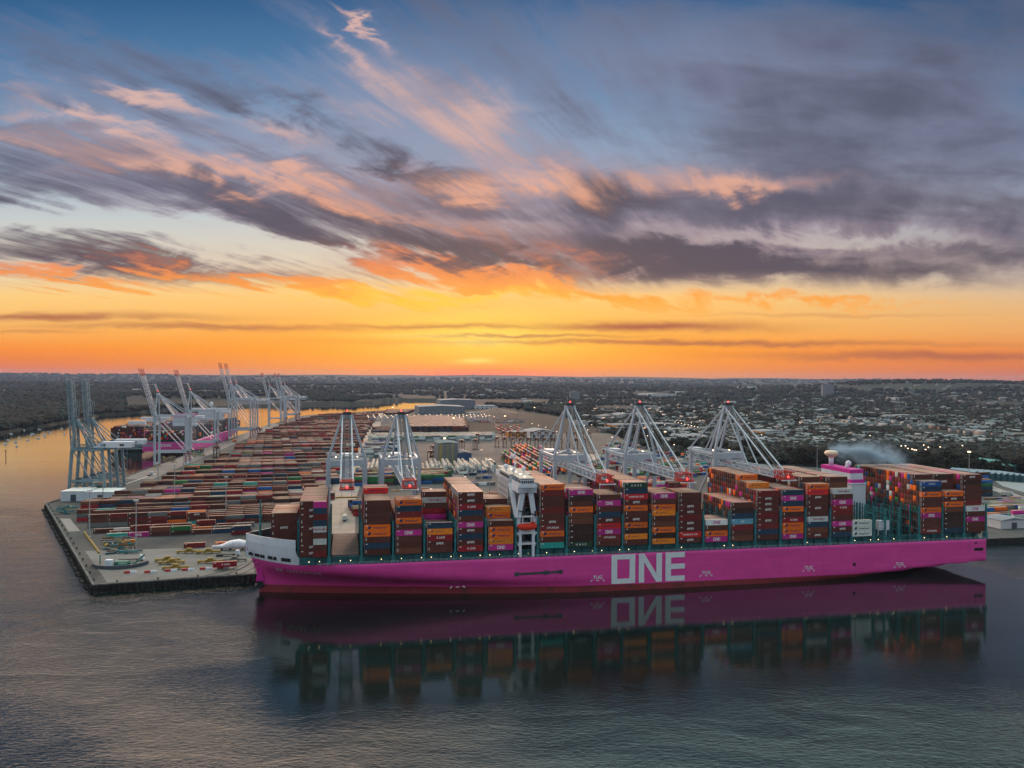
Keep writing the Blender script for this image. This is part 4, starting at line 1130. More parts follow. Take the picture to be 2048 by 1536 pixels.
def sts(label, loc, rz, k=1.0, boom_deg=0.0, paintm=None, group=None, W=19.0, G=34.0, Hp=60.5, Ha=86.0, boomL=68.0, back=22.0, reel=True, old=False, trolley=28):
    pm = paintm or crane_w; z0 = 0.0
    W, G, Hp, Ha, boomL, back = W * k, G * k, Hp * k, Ha * k, boomL * k, back * k
    T = thing('gantry_crane', label, 'crane', loc, rz, group)
    y = W / 2
    lw, lh = (1.9, 2.2) if not old else (2.0, 2.2)
    sp = 2.5 * (1 if old else .0)                            # splay of old legs
    for x, dx in ((0, 0), (-G, 0)):
        for sy in (-1, 1):
            mb = MB(); mb.beam((x + (sp if x == 0 else -sp), sy * y, 3), (x + dx, sy * y, Hp), lw, lh, 0, lw, lh)
            if x != 0 and not old:
                for j in range(6): mb.beam((x, sy * y, 6 + j * 1.8), (x, sy * y, 6.9 + j * 1.8), lw + .12, lh + .12, 1)
            mb.build('leg', [pm, red_w if x else pm], T)
    for x in (0, -G):
        mb = MB(); mb.beam((x, -y - 2, 3.2), (x, y + 2, 3.2), 1.3, 1.8)
        for sy in (-1, 1):
            for j in (-1, 0, 1): mb.box(x - .7, x + .7, sy * y + j * 2.6 - 1.0, sy * y + j * 2.6 + 1.0, .5, 2.3, 1)
        mb.build('sill_beam', [pm, yel if not old else pm], T)
    zt = 17.0 * k if not old else Hp * .34
    mb = MB()
    for sy in (-1, 1):
        mb.beam((0, sy * y, zt), (-G, sy * y, zt), 1.3, 2.0)
        if old: mb.beam((-G * .05, sy * y, Hp - 2), (-G * .62, sy * y, zt + 1), .8, .8); mb.beam((-G * .4, sy * y, Hp - 2), (-G, sy * y, zt + 3), .8, .8)
        else: mb.beam((-1, sy * y, Hp - 5), (-G + 1, sy * y, zt + 1), 1.0, 1.0)
        mb.beam((0, sy * y, Hp - .9), (-G, sy * y, Hp - .9), 1.1, 1.6)
    mb.build('side_frame', [pm], T)
    mb = MB()
    dpt = 3.5 if not old else 2.6
    mb.beam((0, -y - lw / 2, Hp - dpt / 2), (0, y + lw / 2, Hp - dpt / 2), 2.0, dpt)
    mb.beam((-G, -y - lw / 2, Hp - dpt / 2), (-G, y + lw / 2, Hp - dpt / 2), 1.4, dpt * .55)
    mb.beam((0, -y, Hp + .4), (-G, y, Hp + .4), .7, .6); mb.beam((0, y, Hp + .4), (-G, -y, Hp + .4), .7, .6)
    for sy in (-1, 1): mb.beam((0, sy * y, Hp - dpt), (0, sy * (y - 3), Hp - dpt - .1), .9, .9)
    mb.build('portal_beam', [pm], T)
    ax = -1.0
    mb = MB()
    for sy in (-1, 1):
        mb.beam((0, sy * y, Hp), (ax, sy * 2.6 * k, Ha), 1.3, 1.3, 0, 1.0, 1.0)
        mb.beam((-G * .55, sy * 3.4 * k, Hp), (ax, sy * 2.2 * k, Ha), 1.1, 1.1)
    mb.box(ax - 1.2, ax + 1.2, -3.2 * k, 3.2 * k, Ha - 1.6, Ha + .4, 0); mb.box(ax - .9, ax + .9, -2.2, 2.2, Ha + .4, Ha + 2.2, 1)
    mb.build('apex_frame', [pm, cable], T)
    mb = MB()
    for sy in (-1, 1):
        mb.beam((ax, sy * 2.4, Ha - .5), (-G - back * .1, sy * (y - .6), Hp + .4), .7, .7); mb.beam((ax, sy * 2.0, Ha - .5), (-G * .72, sy * 3.4, Hp + .5), .6, .6)
    mb.build('backstay', [pm], T)
    mb = MB(); xs = -G - 1.6
    for j in range(int(Hp / 5)):
        z_ = 3 + j * 5; d_ = 1 if j % 2 else -1
        mb.beam((xs - d_ * 2.2, -y, z_), (xs + d_ * 2.2, -y, z_ + 5), .8, .25); mb.box(xs - 3.1, xs - 2.1, -y - .8, -y + .8, z_ + 4.9, z_ + 5.1)
    for q in (-3.1, 0): mb.beam((xs + q, -y, 3), (xs + q, -y, Hp), .2)
    mb.build('stairway', [pm], T)
    # girder and boom
    bz = Hp - dpt - 4.2 if not old else Hp - .5
    bh = 3.6 * k
    mb = MB(); lattice(mb, (-G - back, 0, bz), (2, 0, bz), 6.4 * k, bh, 12, .26)
    mb.box(-G - back, 2, -3.4 * k, -2.6 * k, bz - .5, bz - .1); mb.box(-G - back, 2, 2.6 * k, 3.4 * k, bz - .5, bz - .1)
    mb.build('trolley_girder', [pm], T)
    a = math.radians(boom_deg); hx, hz = 2.4, bz
    tip = (hx + boomL * math.cos(a), 0, hz + boomL * math.sin(a)); c88 = .86
    mid_ = (hx + boomL * c88 * math.cos(a), 0, hz + boomL * c88 * math.sin(a))
    mb = MB(); lattice(mb, (hx, 0, hz), mid_, 6.4 * k, bh, 15, .27 if boom_deg < 5 else (.55 if old else .36))
    if boom_deg < 5:
        mb.box(hx, mid_[0], -3.5 * k, -2.7 * k, bz - .5, bz - .1, 1); mb.box(hx, mid_[0], 2.7 * k, 3.5 * k, bz - .5, bz - .1, 1)
    bo = mb.build('boom', [pm, mat('boom walkway', (.22, .24, .26), .6)], T)
    mb = MB(); lattice(mb, mid_, tip, 6.4 * k, bh, 3, .34 if boom_deg < 5 else (.55 if old else .26))
    mb.beam((tip[0], -3.6 * k, tip[2]), (tip[0], 3.6 * k, tip[2]), .7, .7); mb.beam((tip[0], -3.4 * k, tip[2] + (bh if boom_deg < 5 else 0)), (tip[0], 3.4 * k, tip[2] + (bh if boom_deg < 5 else 0)), .6, .6)
    if boom_deg < 5:
        mb.box(tip[0] - 7, tip[0] - .2, -3.3 * k, 3.3 * k, bz - .7, bz - .4, 0); mb.box(tip[0] - .2, tip[0] + 1.2, -4.2, 4.2, bz - .9, bz - .5, 1)
        for sy in (-1, 1):
            for j in range(4): mb.beam((tip[0] - .2 - j * 2.2, sy * 3.4 * k, bz + bh), (tip[0] - .2 - j * 2.2, sy * 3.4 * k, bz + bh + 1.1), .14, .14, 1)
    mb.build('boom_tip', [red_w if not old else pm, white_p], bo)
    mb = MB()
    if boom_deg < 5:
        for f, th in ((.42, .55), (.84, .6)):
            for sy in (-1, 1): mb.beam((ax, sy * 2.4, Ha - .4), (hx + boomL * f, sy * 3.0 * k, bz + bh), th, th)
        mb.build('forestay', [pm], T)
        mb = MB()
        for sy in (-.7, .7):
            mb.cyl((ax, sy, Ha + 1), (hx + boomL * .8, sy * 2, bz + bh + .6), .22, 5)
            mb.cyl((ax, sy * 1.6, Ha + 1), (hx + boomL * .76, sy * 3, bz + bh + .6), .18, 5)
        mb.build('hoist_cable', [cable], T)
    else:
        for f in (.35, .7):
            q = Vector((hx + boomL * f * math.cos(a), 0, hz + boomL * f * math.sin(a)))
            for sy in (-1, 1):
                knee = (q + Vector((ax, 0, Ha))) / 2 + Vector((-4.5, sy * 2.4, -3 if f < .5 else 6))
                mb.beam((ax, sy * 2.4, Ha), knee, .45, .45); mb.beam(knee, (q.x, sy * 3, q.z), .45, .45)
        mb.build('folded_stay', [pm], T)
    mb = MB()
    if old:
        mb.hexa([(-G - back * .75, -3.8, Hp + .6), (-G + 9, -3.8, Hp + .6), (-G + 9, 3.8, Hp + .6), (-G - back * .75, 3.8, Hp + .6), (-G - back * .75 - 1, -3.8, Hp + 5.6), (-G + 2, -3.8, Hp + 5.6), (-G + 2, 3.8, Hp + 5.6), (-G - back * .75 - 1, 3.8, Hp + 5.6)])
    else: mb.box(-G - back * .8, -G - back * .35, -3.0, 3.0, bz + bh + .3, bz + bh + 3.4)
    mh = mb.build('machinery_house', [white_p], T)
    if old:
        mb = MB()
        for xx in (-G - back * .55, -G - back * .05): mb.box(xx, xx + 3.6, 3.8, 3.86, Hp + 2, Hp + 3.8); mb.box(xx, xx + 3.6, -3.86, -3.8, Hp + 2, Hp + 3.8)
        mb.build('window', [glass_m], mh)
    if reel:
        mb = MB()
        for sy in (-1, 1):
            n = 16; xx = (-G * .22 if old else -G - 1.6)
            mb.cyl((xx, sy * y - .3, zt), (xx, sy * y + .5, zt), 2.6 if old else 1.9, n, 0); mb.cyl((xx, sy * y - .5, zt), (xx, sy * y + .7, zt), .7, n, 1)
        mb.build('cable_reel', [cable, pm], T)
    if boom_deg < 5:
        xx = trolley
        mb = MB(); mb.box(xx - 2.4, xx + 2.4, -3.3, 3.3, bz - 2.0, bz - .6, 0); mb.box(xx + 2.6, xx + 5, 1.2, 3.6, bz - 4.4, bz - 1.6, 1)
        for sx in (-1, 1):
            for sy in (-1, 1): mb.cyl((xx + sx * 1.0, sy * 2.6, bz - 2), (xx + sx * 1.0, sy * 2.6, bz - 9), .07, 4, 2)
        mb.box(xx - 1.2, xx + 1.2, -5.8, 5.8, bz - 9.6, bz - 9.0, 3)
        mb.build('trolley', [cable, glass_m, cable, yel], T)
    if not old:
        MB().lathe(ax, 0, [(.2, Ha + 2.2), (.42, Ha + 2.5), (.42, Ha + 3.0), (.1, Ha + 3.3)], 8).build('warning_lamp', [red_l], T)
    if boom_deg < 5:
        mb = MB(); mb.lathe(tip[0] - .6, 0, [(.2, bz + bh - 3.2), (.5, bz + bh - 2.9), (.5, bz + bh - 2.2), (.2, bz + bh - 1.9)], 8); mb.build('warning_lamp', [red_l], T)
        mb = MB()
        for sy in (-.62, .55): mb.box(-G * .3, -G * .3 + .9, sy * y, sy * y + .6, Hp + .4, Hp + .9)
        mb.build('work_lamp', [warm_l], T)
    return T
def quay_ang():  # crane +x must point along the ship's +y (towards the water)
    d = MS.to_3x3() @ Vector((0, 1, 0)); return math.atan2(d.y, d.x)
QA = quay_ang(); gcr = 'gantry cranes lowered over the big ship'
for X, lab in ((693.5, 'pale gantry crane straddling the haul road, boom lowered over the empty hatch'), (802, 'pale gantry crane beside the haul road crane, red boom tip before the white container rows'),
               (1140.5, 'pale gantry crane standing next behind the ship bridge, long boom lowered'), (1280, 'middle one of the three pale gantry cranes aft of the ship bridge'),
               (1457, 'pale gantry crane nearest the ship funnel with boom lowered')):
    s = s_at(X, RAILY, 60); x, y_, _ = S2W(s, RAILY)
    sts(lab, (x, y_, QZ), QA, 1.0, 0, group=gcr, boomL=66 if X > 900 else 62, Hp=58.5 if X > 900 else 57.5, Ha=87 if X > 900 else 82, W=18.6 if X > 900 else 20.5, trolley=26 if X != 802 else 5)
# river quay cranes, booms raised
def lq_at(X, z=QZ):
    for a, b in zip(LQ[:-1], LQ[1:]):
        for i in range(400):
            k = i / 400; x, y_ = a[0] + (b[0] - a[0]) * k, a[1] + (b[1] - a[1]) * k
            if proj(x, y_, z)[0] >= X: return x, y_
    return LQ[-1]
LV = Vector((LQ[3][0] - LQ[1][0], LQ[3][1] - LQ[1][1], 0)).normalized()
LA = math.atan2(LV.x, -LV.y)         # unused sign helper
water_dir = Vector((-LV.y, LV.x, 0)); LANG = math.atan2(water_dir.y, water_dir.x)
def lcrane(X, lab, k, deg, **kw):
    x, y_ = lq_at(X); x -= water_dir.x * 4; y_ -= water_dir.y * 4
    return sts(lab, (x, y_, QZ), LANG, k, deg, **kw)
go = 'old teal gantry cranes on the quay corner'; gr = 'gantry cranes with raised booms on the river quay'
lcrane(141, 'old teal gantry crane with raised boom at the tip of the quay', 1.0, 86, paintm=crane_t, group=go, W=16, G=24, Hp=41, Ha=66, boomL=60, back=30, old=True)
lcrane(171, 'old teal gantry crane with raised boom, standing second from the quay tip', 1.0, 86, paintm=crane_t, group=go, W=16, G=24, Hp=41, Ha=66, boomL=60, back=30, old=True)
lcrane(306, 'pale gantry crane with raised boom at the stern of the moored magenta ship', 1.0, 74, group=gr, Hp=59, Ha=84, boomL=63, W=18)
lcrane(372, 'second pale gantry crane with raised boom alongside the moored magenta ship', 1.0, 74, group=gr, Hp=59, Ha=84, boomL=63, W=18)
lcrane(455, 'taller gantry crane with raised boom, nearer of the tall close pair', 1.0, 76, group=gr, Hp=68, Ha=92, boomL=68, W=22, back=26)
lcrane(466, 'taller gantry crane with raised boom, farther of the tall close pair', 1.0, 76, group=gr, Hp=68, Ha=92, boomL=68, W=22, back=26)
lcrane(534, 'pale gantry crane with raised boom just past the moored ship bow', 1.0, 76, group=gr, Hp=60, Ha=86, boomL=62, W=18)
lcrane(558, 'distant pale gantry crane with raised boom, last but one along the river', 1.0, 77, group=gr, Hp=60, Ha=86, boomL=62, W=18)
lcrane(565, 'farthest pale gantry crane with raised boom along the river', 1.0, 77, group=gr, Hp=60, Ha=86, boomL=62, W=18)

# ---------------------------------------------------------------- ships on the river quay
hull2_m = bpy.data.materials.new('weathered magenta hull paint'); hull2_m.use_nodes = True; hull_nodes(hull2_m, 2.2)
hull2_m.node_tree.nodes['Principled BSDF'].inputs['Roughness'].default_value = .7
def moored_ship(label, off, y_start, L, hull_mat=None, conts='half', k=1.0, name='container_ship'):
    T = thing(name, label, 'container ship')
    a = math.atan2(LV.y, LV.x)
    t = (y_start - LQ[1][1]) / LV.y; bx, by = LQ[1][0] + LV.x * t, LQ[1][1] + LV.y * t
    T.location = (bx + water_dir.x * off, by + water_dir.y * off, 0); T.rotation_euler = (0, 0, a); T.scale = (k, k, k)
    h = make_hull(T, L)
    if hull_mat: h.data.materials[0] = hull_mat
    make_bulwark(T, L - 42, L=L) if abs(L - LS) < 1 else None
    mb = MB(); s = 22.0; i = 0
    while s < L - 60:
        mb.box(s - .6, s + .6, -BH + 1, BH - 1, ZD, ZD + 17, 0)
        for y in (-BH + 2, BH - 2): mb.box(s - 1.2, s + 1.2, y - 1, y + 1, ZD, ZD + 19, 0)
        s += 14.6
    mb.build('lashing_bridge', [mat('grey lashing steel', (.10, .10, .115), .6)], T)
    mb = MB(); sb_ = L * .66
    mb.box(sb_ - 6, sb_ + 6, -20, 20, ZD, 52, 0); mb.box(sb_ - 5, sb_ + 5, -BH, BH, 50, 55, 0); mb.lathe(sb_, 0, [(.6, 55), (.6, 59), (3, 60), (3.2, 63), (1.8, 65), (.2, 66)], 12, 0)
    mb.build('accommodation_block', [white_p], T)
    mb = MB(); sf_ = L * .24; mb.box(sf_ - 5, sf_ + 5, -16, 16, ZD, 48, 0); mb.box(sf_ - 5.1, sf_ + 5.1, -16.1, 16.1, 48, 53, 1)
    mb.build('funnel_casing', [white_p, pink_p if not hull_mat else white_p], T)
    M = T.matrix_basis.copy(); M = Matrix.Translation(T.location) @ Matrix.Rotation(a, 4, 'Z') @ Matrix.Scale(k, 4)
    s = 14.7; rs = random.Random(int(L))
    while s < L - 60:
        if abs(s - sb_) > 12 and abs(s - sf_) > 11:
            base = rs.choice((0, 0, 2, 4, 5)) if conts == 'half' else rs.choice((6, 7, 8))
            for r in range(24):
                y = -BH + 1.8 + r * 2.5
                if abs(y) > BH - 1: continue
                for t_ in range(max(0, base + rs.choice((-1, 0, 0)))):
                    w = M @ Vector((s, y, ZD + 3 + t_ * 2.9)); stuff(w.x, w.y, w.z, a, rs.choice(SHIP_MIX))
        s += 14.6
    return T
s2 = moored_ship('magenta container ship moored stern toward the quay corner under the river cranes', 34.5, 1085, LS)
mb = MB(); put_text(mb, ONE, lambda u, v: (-.15, -(u) * 5.4, 13.0 + v * 3.2), 0); mb.build('stern_lettering', [white_l], s2)
s3 = moored_ship('dark container ship laden with brown containers, lying off beyond the magenta ship', 120, 1190, 300, mat('dark green hull', (.02, .045, .05), .5), 'full', .74)

# ---------------------------------------------------------------- straddle carriers
str_m = mat('dark red carrier paint', (.10, .030, .025), .55, var=.25); str_g = mat('carrier grey', (.07, .075, .085), .6)
def straddle(label, group):
    T = thing('straddle_carrier', label, 'straddle carrier', group=group)
    for sx in (-1, 1):
        for sy in (-1, 1): MB().beam((sx * 3.6, sy * 2.3, 1.4), (sx * 3.6, sy * 2.3, 13.4), .55, .7).build('leg', [str_m], T)
    mb = MB()
    for sy in (-1, 1): mb.box(-5.0, 5.0, sy * 2.3 - .5, sy * 2.3 + .5, 1.1, 2.0); mb.box(-5.2, 5.2, sy * 2.3 - .35, sy * 2.3 + .35, 13.2, 14.1)
    mb.box(-4.4, -3.2, -2.3, 2.3, 13.3, 14.0); mb.box(3.2, 4.4, -2.3, 2.3, 13.3, 14.0); mb.box(-2.0, 2.4, -2.5, 2.5, 14.1, 15.3)
    mb.build('frame', [str_m], T)
    mb = MB()
    for sy in (-1, 1):
        for x in (-4.2, -1.5, 1.5, 4.2): mb.cyl((x, sy * 2.3 - .3, .8), (x, sy * 2.3 + .3, .8), .8, 10)
    mb.build('wheel', [black_m], T)
    mb = MB(); mb.box(4.4, 6.0, .6, 2.4, 10.9, 13.1); mb.build('cab', [glass_m], T)
    mb = MB(); mb.box(-3, 3, -1.1, 1.1, 9.6, 10.2)
    for x in (-2.2, 2.2): mb.beam((x, 0, 10), (x, 0, 13.4), .12)
    mb.build('spreader', [yel], T)
    return T
proto = None
spots = [(433, 916, 1.4, 'straddle carrier on the river quay apron beside the pale cranes'), (519.6, 874, 1.4, 'straddle carrier on the apron near the moored ship bow'),
         (755, 842, .3, 'small distant straddle carrier on the haul road'), (955, 886, 1.5, 'tall straddle carrier on open paving past the dark stack'),
         (924, 901, 1.3, 'straddle carrier beside the grey workshop'), (951, 899, 1.3, 'straddle carrier just right of the grey workshop'), (866, 914, 1.3, 'straddle carrier in front of the grey workshop, by the yellow ladder'),
         (861, 926, 1.2, 'straddle carrier parked tight against the one by the workshop')]
for k in range(13): spots.append((1007 + k * 14.3, 880 + k * .25, 1.42, None))
for k in range(12): spots.append((994 + k * 15.8, 894 + k * .3, 1.42, None))
for i, (X, Y, rz, lab) in enumerate(spots):
    grp = 'straddle carriers around the terminal' if lab else 'straddle carriers parked in two long rows'
    l2 = lab or f"dark straddle carrier, {xth(i - 8 if i < 21 else i - 21)} from the workshop end of the {'rear' if i < 21 else 'front'} parked row"
    if proto is None: T = proto = straddle(l2, grp)
    else: T = copy_tree(proto); T['label'] = l2; T['group'] = grp
    x, y_ = P(X, Y, QZ); T.location = (x, y_, QZ); T.rotation_euler = (0, 0, rz)

# ---------------------------------------------------------------- lamp masts
mast_m = mat('galvanised mast', (.30, .31, .33), .45)
def lamp_mast(lit):
    T = thing('lamp_mast', '', 'lamp mast')
    mb = MB(); mb.cyl((0, 0, 0), (0, 0, 30), .42, 8, 0, .2); mb.box(-.9, .9, -.9, .9, 0, .5); mb.build('pole', [mast_m], T)
    mb = MB()
    mb.cyl((0, 0, 29.6), (0, 0, 30.0), 1.5, 10); 
    for k in range(6): t = k * math.pi / 3; mb.box(1.3 * math.cos(t) - .25, 1.3 * math.cos(t) + .25, 1.3 * math.sin(t) - .25, 1.3 * math.sin(t) + .25, 29.2, 29.6, 0)
    mb.build('lamp_head', [warm_l if lit else mast_m], T)
    return T
ml, mu_ = lamp_mast(True), lamp_mast(False)
masts = [(179, 1074, 0, 'on the dark paving beside the yellow barrier line'), (272, 1101, 0, 'in front of the quay corner yard'), (206, 1003, 0, 'behind the two white office blocks'), (316, 961, 0, 'on the edge of the river apron'),
         (367, 949, 0, 'by the second raised crane'), (349, 1000, 0, 'amid the quay corner container rows'), (452, 1035, 0, 'rising among the rows behind the big ship bow'), (408, 922, 0, 'by the apron near the moored ship'),
         (628, 837, 0, 'far along the river edge'), (663, 829, 0, 'farther along the river edge'), (785, 838, 1, 'lit, at the far end of the haul road'), (907, 868, 1, 'lit, above the dark tall stack'), (944, 915, 0, 'beside the long white stack'),
         (963, 958, 0, 'in front of the long white stack'), (979, 985, 0, 'close behind the ship bridge'), (1069, 838, 1, 'lit, by the railway sidings'), (889, 925, 1, 'lit, against the grey workshop wall'), (1938, 960, 1, 'lit, behind the stern stacks'), (1634, 944, 0, 'by the trees behind the funnel'),
         (1240, 962, 1, 'lit, behind the middle crane'), (1010, 862, 1, 'lit, near the small sheds'), (1330, 905, 1, 'lit, beside the silver sheds'), (1120, 930, 0, 'behind the crane next to the bridge')]
used = {0: False, 1: False}
for (X, Y, lit, w) in masts:
    src = ml if lit else mu_
    T = src if not used[lit] else copy_tree(src); used[lit] = True
    T['label'] = f"tall thin lamp mast {w}"; T['group'] = 'lamp masts of the terminal'
    x, y_ = P(X, Y, QZ); T.location = (x, y_, QZ)

# ---------------------------------------------------------------- lorries and bollards
def lorry(code, label, grp):
    T = thing('container_lorry', label, 'lorry', group=grp)
    MB().hexa([(4.6, -1.2, .9), (6.8, -1.2, .9), (6.8, 1.2, .9), (4.6, 1.2, .9), (4.6, -1.2, 3.2), (6.4, -1.2, 3.2), (6.4, 1.2, 3.2), (4.6, 1.2, 3.2)]).build('cab', [white_p if code != 'k' else red_w], T)
    MB().box(-6.4, 6.2, -1.1, 1.1, .9, 1.25).build('chassis', [black_m], T)
    mb = MB()
    for x in (-5.6, -4.3, -3.0, 3.4, 5.6):
        for y in (-1.0, 1.0): mb.cyl((x, y - .15, .5), (x, y + .15, .5), .5, 9)
    mb.build('wheel', [black_m], T)
    if code != '-':
        o = link('container', cmesh(code), T); o.location = (-1.9 + .1, 0, 1.3); o.scale = (.86, 1, 1)
    return T
lor = [(690, 1040, 1.7, 'w', 'near end of the haul road'), (733, 900, 1.7, 'b', 'middle of the haul road'), (684, 960, 1.7, 'o', 'haul road under the boom tip'), (940, 950, .3, '-', 'paving right of the white rows'), (920, 960, .25, 'w', 'paving behind the tall brown stack'),
       (850, 985, .25, 'r', 'paving behind the empty hatch'), (1228, 958, .25, 'k', 'quay under the middle crane'), (1350, 952, .25, 'b', 'quay left of the last crane'), (1395, 938, .3, 'w', 'paving behind the last crane'), (1098, 955, .3, 'n', 'paving behind the bridge crane'),
       (300, 951, 1.7, '-', 'river apron beside the white line'), (405, 903, 1.6, 'b', 'river apron by the green gear'), (470, 884, 1.6, 'o', 'river apron past the pale cranes'), (262, 1122, .2, '-', 'open apron of the quay corner'), (455, 1112, .2, '-', 'apron beside the big ship bow'), (2015, 992, .4, 'w', 'curving road past the stern')]
for X, Y, a_, c_, w in lor:
    T = lorry(c_, f"{'empty white trailer lorry' if c_ == '-' else CNAME[c_] + ' container on a lorry'} on the {w}", 'lorries on the terminal')
    x, y_ = P(X, Y, QZ); T.location = (x, y_, QZ + .02); T.rotation_euler = (0, 0, a_)
gm_ = mat('dark bollard steel', (.06, .06, .05), .6); bol = None; pts = [LQ[4], LQ[3], LQ[2], LQ[1]] + front[:3]; acc = 0
names = ['river quay edge', 'river quay edge', 'river quay edge near the teal cranes', 'quay tip edge', 'slanting quay edge', 'quay edge left of the big ship bow']
for a_, b_, nm_ in zip(pts[:-1], pts[1:], names):
    L_ = math.hypot(b_[0] - a_[0], b_[1] - a_[1]); n_ = max(1, int(L_ / (34 if a_[1] > 900 else 17)))
    cx_, cy_ = sum(p[0] for p in front[:3]) / 3 + 40, sum(p[1] for p in front[:3]) / 3 + 60
    for i in range(n_):
        k = (i + .5) / n_; x, y_ = a_[0] + (b_[0] - a_[0]) * k, a_[1] + (b_[1] - a_[1]) * k
        dd_ = math.hypot(cx_ - x, cy_ - y_); x += (cx_ - x) / dd_ * 2.2; y_ += (cy_ - y_) / dd_ * 2.2
        if bol is None: bol = o = MB().lathe(0, 0, [(.45, 0), (.38, .9), (.62, 1.1), (.62, 1.4), (.1, 1.5)], 9).build('bollard', [gm_])
        else: o = bol.copy(); COL.objects.link(o)
        o.location = (x, y_, QZ); tag(o, f'small mooring bollard, {xth(i)} along the {nm_}', 'bollard', 'bollards along the quay')
# ---------------------------------------------------------------- the container yards
YARD_MIX = 'b' * 24 + 'h' * 6 + 'd' * 18 + 'r' * 14 + 'c' * 7 + 'o' * 4 + 'n' * 10 + 'z' * 9 + 'w' * 3 + 'B' * 3 + 'g' * 3 + 't' * 2 + 'p' * 1 + 'k' * 4
U = Vector((1, .30, 0)).normalized(); VV = Vector((-.142, 1, 0)).normalized()
UANG = math.atan2(U.y, U.x); VANG = math.atan2(VV.y, VV.x)
def inside(poly, x, y):
    c = False; n = len(poly); j = n - 1
    for i in range(n):
        if (poly[i][1] > y) != (poly[j][1] > y) and x < (poly[j][0] - poly[i][0]) * (y - poly[i][1]) / (poly[j][1] - poly[i][1]) + poly[i][0]: c = not c
        j = i
    return c
INDIV = []
def block(px, du, pitch, mix, hfn, seed=1, aisle=(0, 0), L=CL, gap=.45, indiv=None, phrase='', zbase=QZ, rowend=None):
    """rows of containers with long sides along du filling a ground polygon given by picture points"""
    poly = [P(X, Y, QZ) if not isinstance(X, tuple) else X for X, Y in px] if not isinstance(px[0][0], tuple) else px
    du = du.normalized(); dn = Vector((-du.y, du.x, 0)); ang = math.atan2(du.y, du.x)
    pu = [p[0] * du.x + p[1] * du.y for p in poly]; pn = [p[0] * dn.x + p[1] * dn.y for p in poly]
    r = random.Random(seed); n_ = min(pn) + CW / 2; row = 0; cnt = 0
    while n_ < max(pn):
        u = min(pu) + L / 2 + r.uniform(0, 2) ; col = 0
        while u < max(pu):
            x, y = du.x * u + dn.x * n_, du.y * u + dn.y * n_
            if inside(poly, x, y):
                H = hfn(x, y, row, col, r)
                for t in range(H):
                    c = mix(x, y, t, r) if callable(mix) else r.choice(mix)
                    if indiv and indiv(row, t, H, cnt):
                        INDIV.append((x, y, zbase + t * 2.9, ang, c, phrase, row, col, t, L)); 
                    else: stuff(x, y, zbase + t * 2.9, ang, c, L)
                cnt += 1; col += 1
            u += L + gap
        row += 1
        n_ += pitch if not (aisle[0] and row % aisle[0] == 0) else pitch + aisle[1]
def hnoise(lo, hi, sc=40, seed=0, empty=.0):
    def f(x, y, row, col, r):
        if r.random() < empty: return 0
        v = float(vnoise(np.array(x / (sc * 2.2)), np.array(row * .83 + .2), seed))
        if r.random() < .07: v *= .5
        return int(round(lo + (hi - lo) * v))
    return f
def farmix(x, y, t, r):
    if y < 900: return r.choice(YARD_MIX)
    if y < 1300: return r.choice(YARD_MIX + 'rrrrrbbbbbbdddddcccckk')
    return r.choice('rrrrrbbbbbcccddkkrbzdc')
# the large left yard, front part (individual front rows) and the long rest
frontpoly = [(212, 1070), (500, 1064), (500, 1036), (630, 1020), (636, 1008), (180, 1020), (176, 1048)]
block([(206, 1077), (512, 1068), (512, 1050), (186, 1062)], U, 9.5, YARD_MIX, lambda x, y, row, col, r: r.choice((1, 1, 2)), 21, indiv=lambda row, t, H, c: True, phrase='front')
block([(178, 1056), (515, 1046), (640, 1043), (642, 1020), (166, 1032)], U, 8.4, YARD_MIX, hnoise(1.6, 3.2, 60, 3), 22, aisle=(0, 0), indiv=lambda row, t, H, c: True, phrase='second')
block([(160, 1026), (648, 1012), (690, 935), (718, 888), (754, 829), (738, 828), (642, 834), (598, 845), (545, 862), (517, 874), (481, 895), (470, 909), (449, 920), (393, 939), (361, 953), (333, 966), (291, 983), (246, 998), (186, 1013)],
      U, 4.1, farmix, hnoise(.9, 3.1, 55, 5, .03), 23, aisle=(6, 7))
block([(645, 833), (752, 827), (790, 822), (752, 823), (700, 827)], U, 7, 'rrbbcdkz', lambda x, y, row, col, r: 1, 24)
# right of the haul road
def palfix(s): return lambda x, y, t, r: r.choice(s)
V3 = lambda x, y: (640 + x * .12695, 800 + y * .12695)
V7 = lambda x, y: (880 + x * .15625, 780 + y * .15625)
block([(705, 1032), (830, 1030), (995, 1022), (995, 1004), (705, 1012)], U, 6.2, 'bbddrrkzBzwg', hnoise(1.4, 3.2, 50, 7), 31)
block([(709, 972), (892, 966), (892, 957), (712, 961)], U, 4.3, lambda x, y, t, r: r.choice('BBnBggnbu') if t < 2 else r.choice('gguBb'), hnoise(1.6, 3.3, 60, 8), 32)
block([(882, 966), (892, 952), (716, 951), (714, 957)], U, 4.3, 'ggubdBrb', hnoise(2, 3.4, 60, 9), 33)
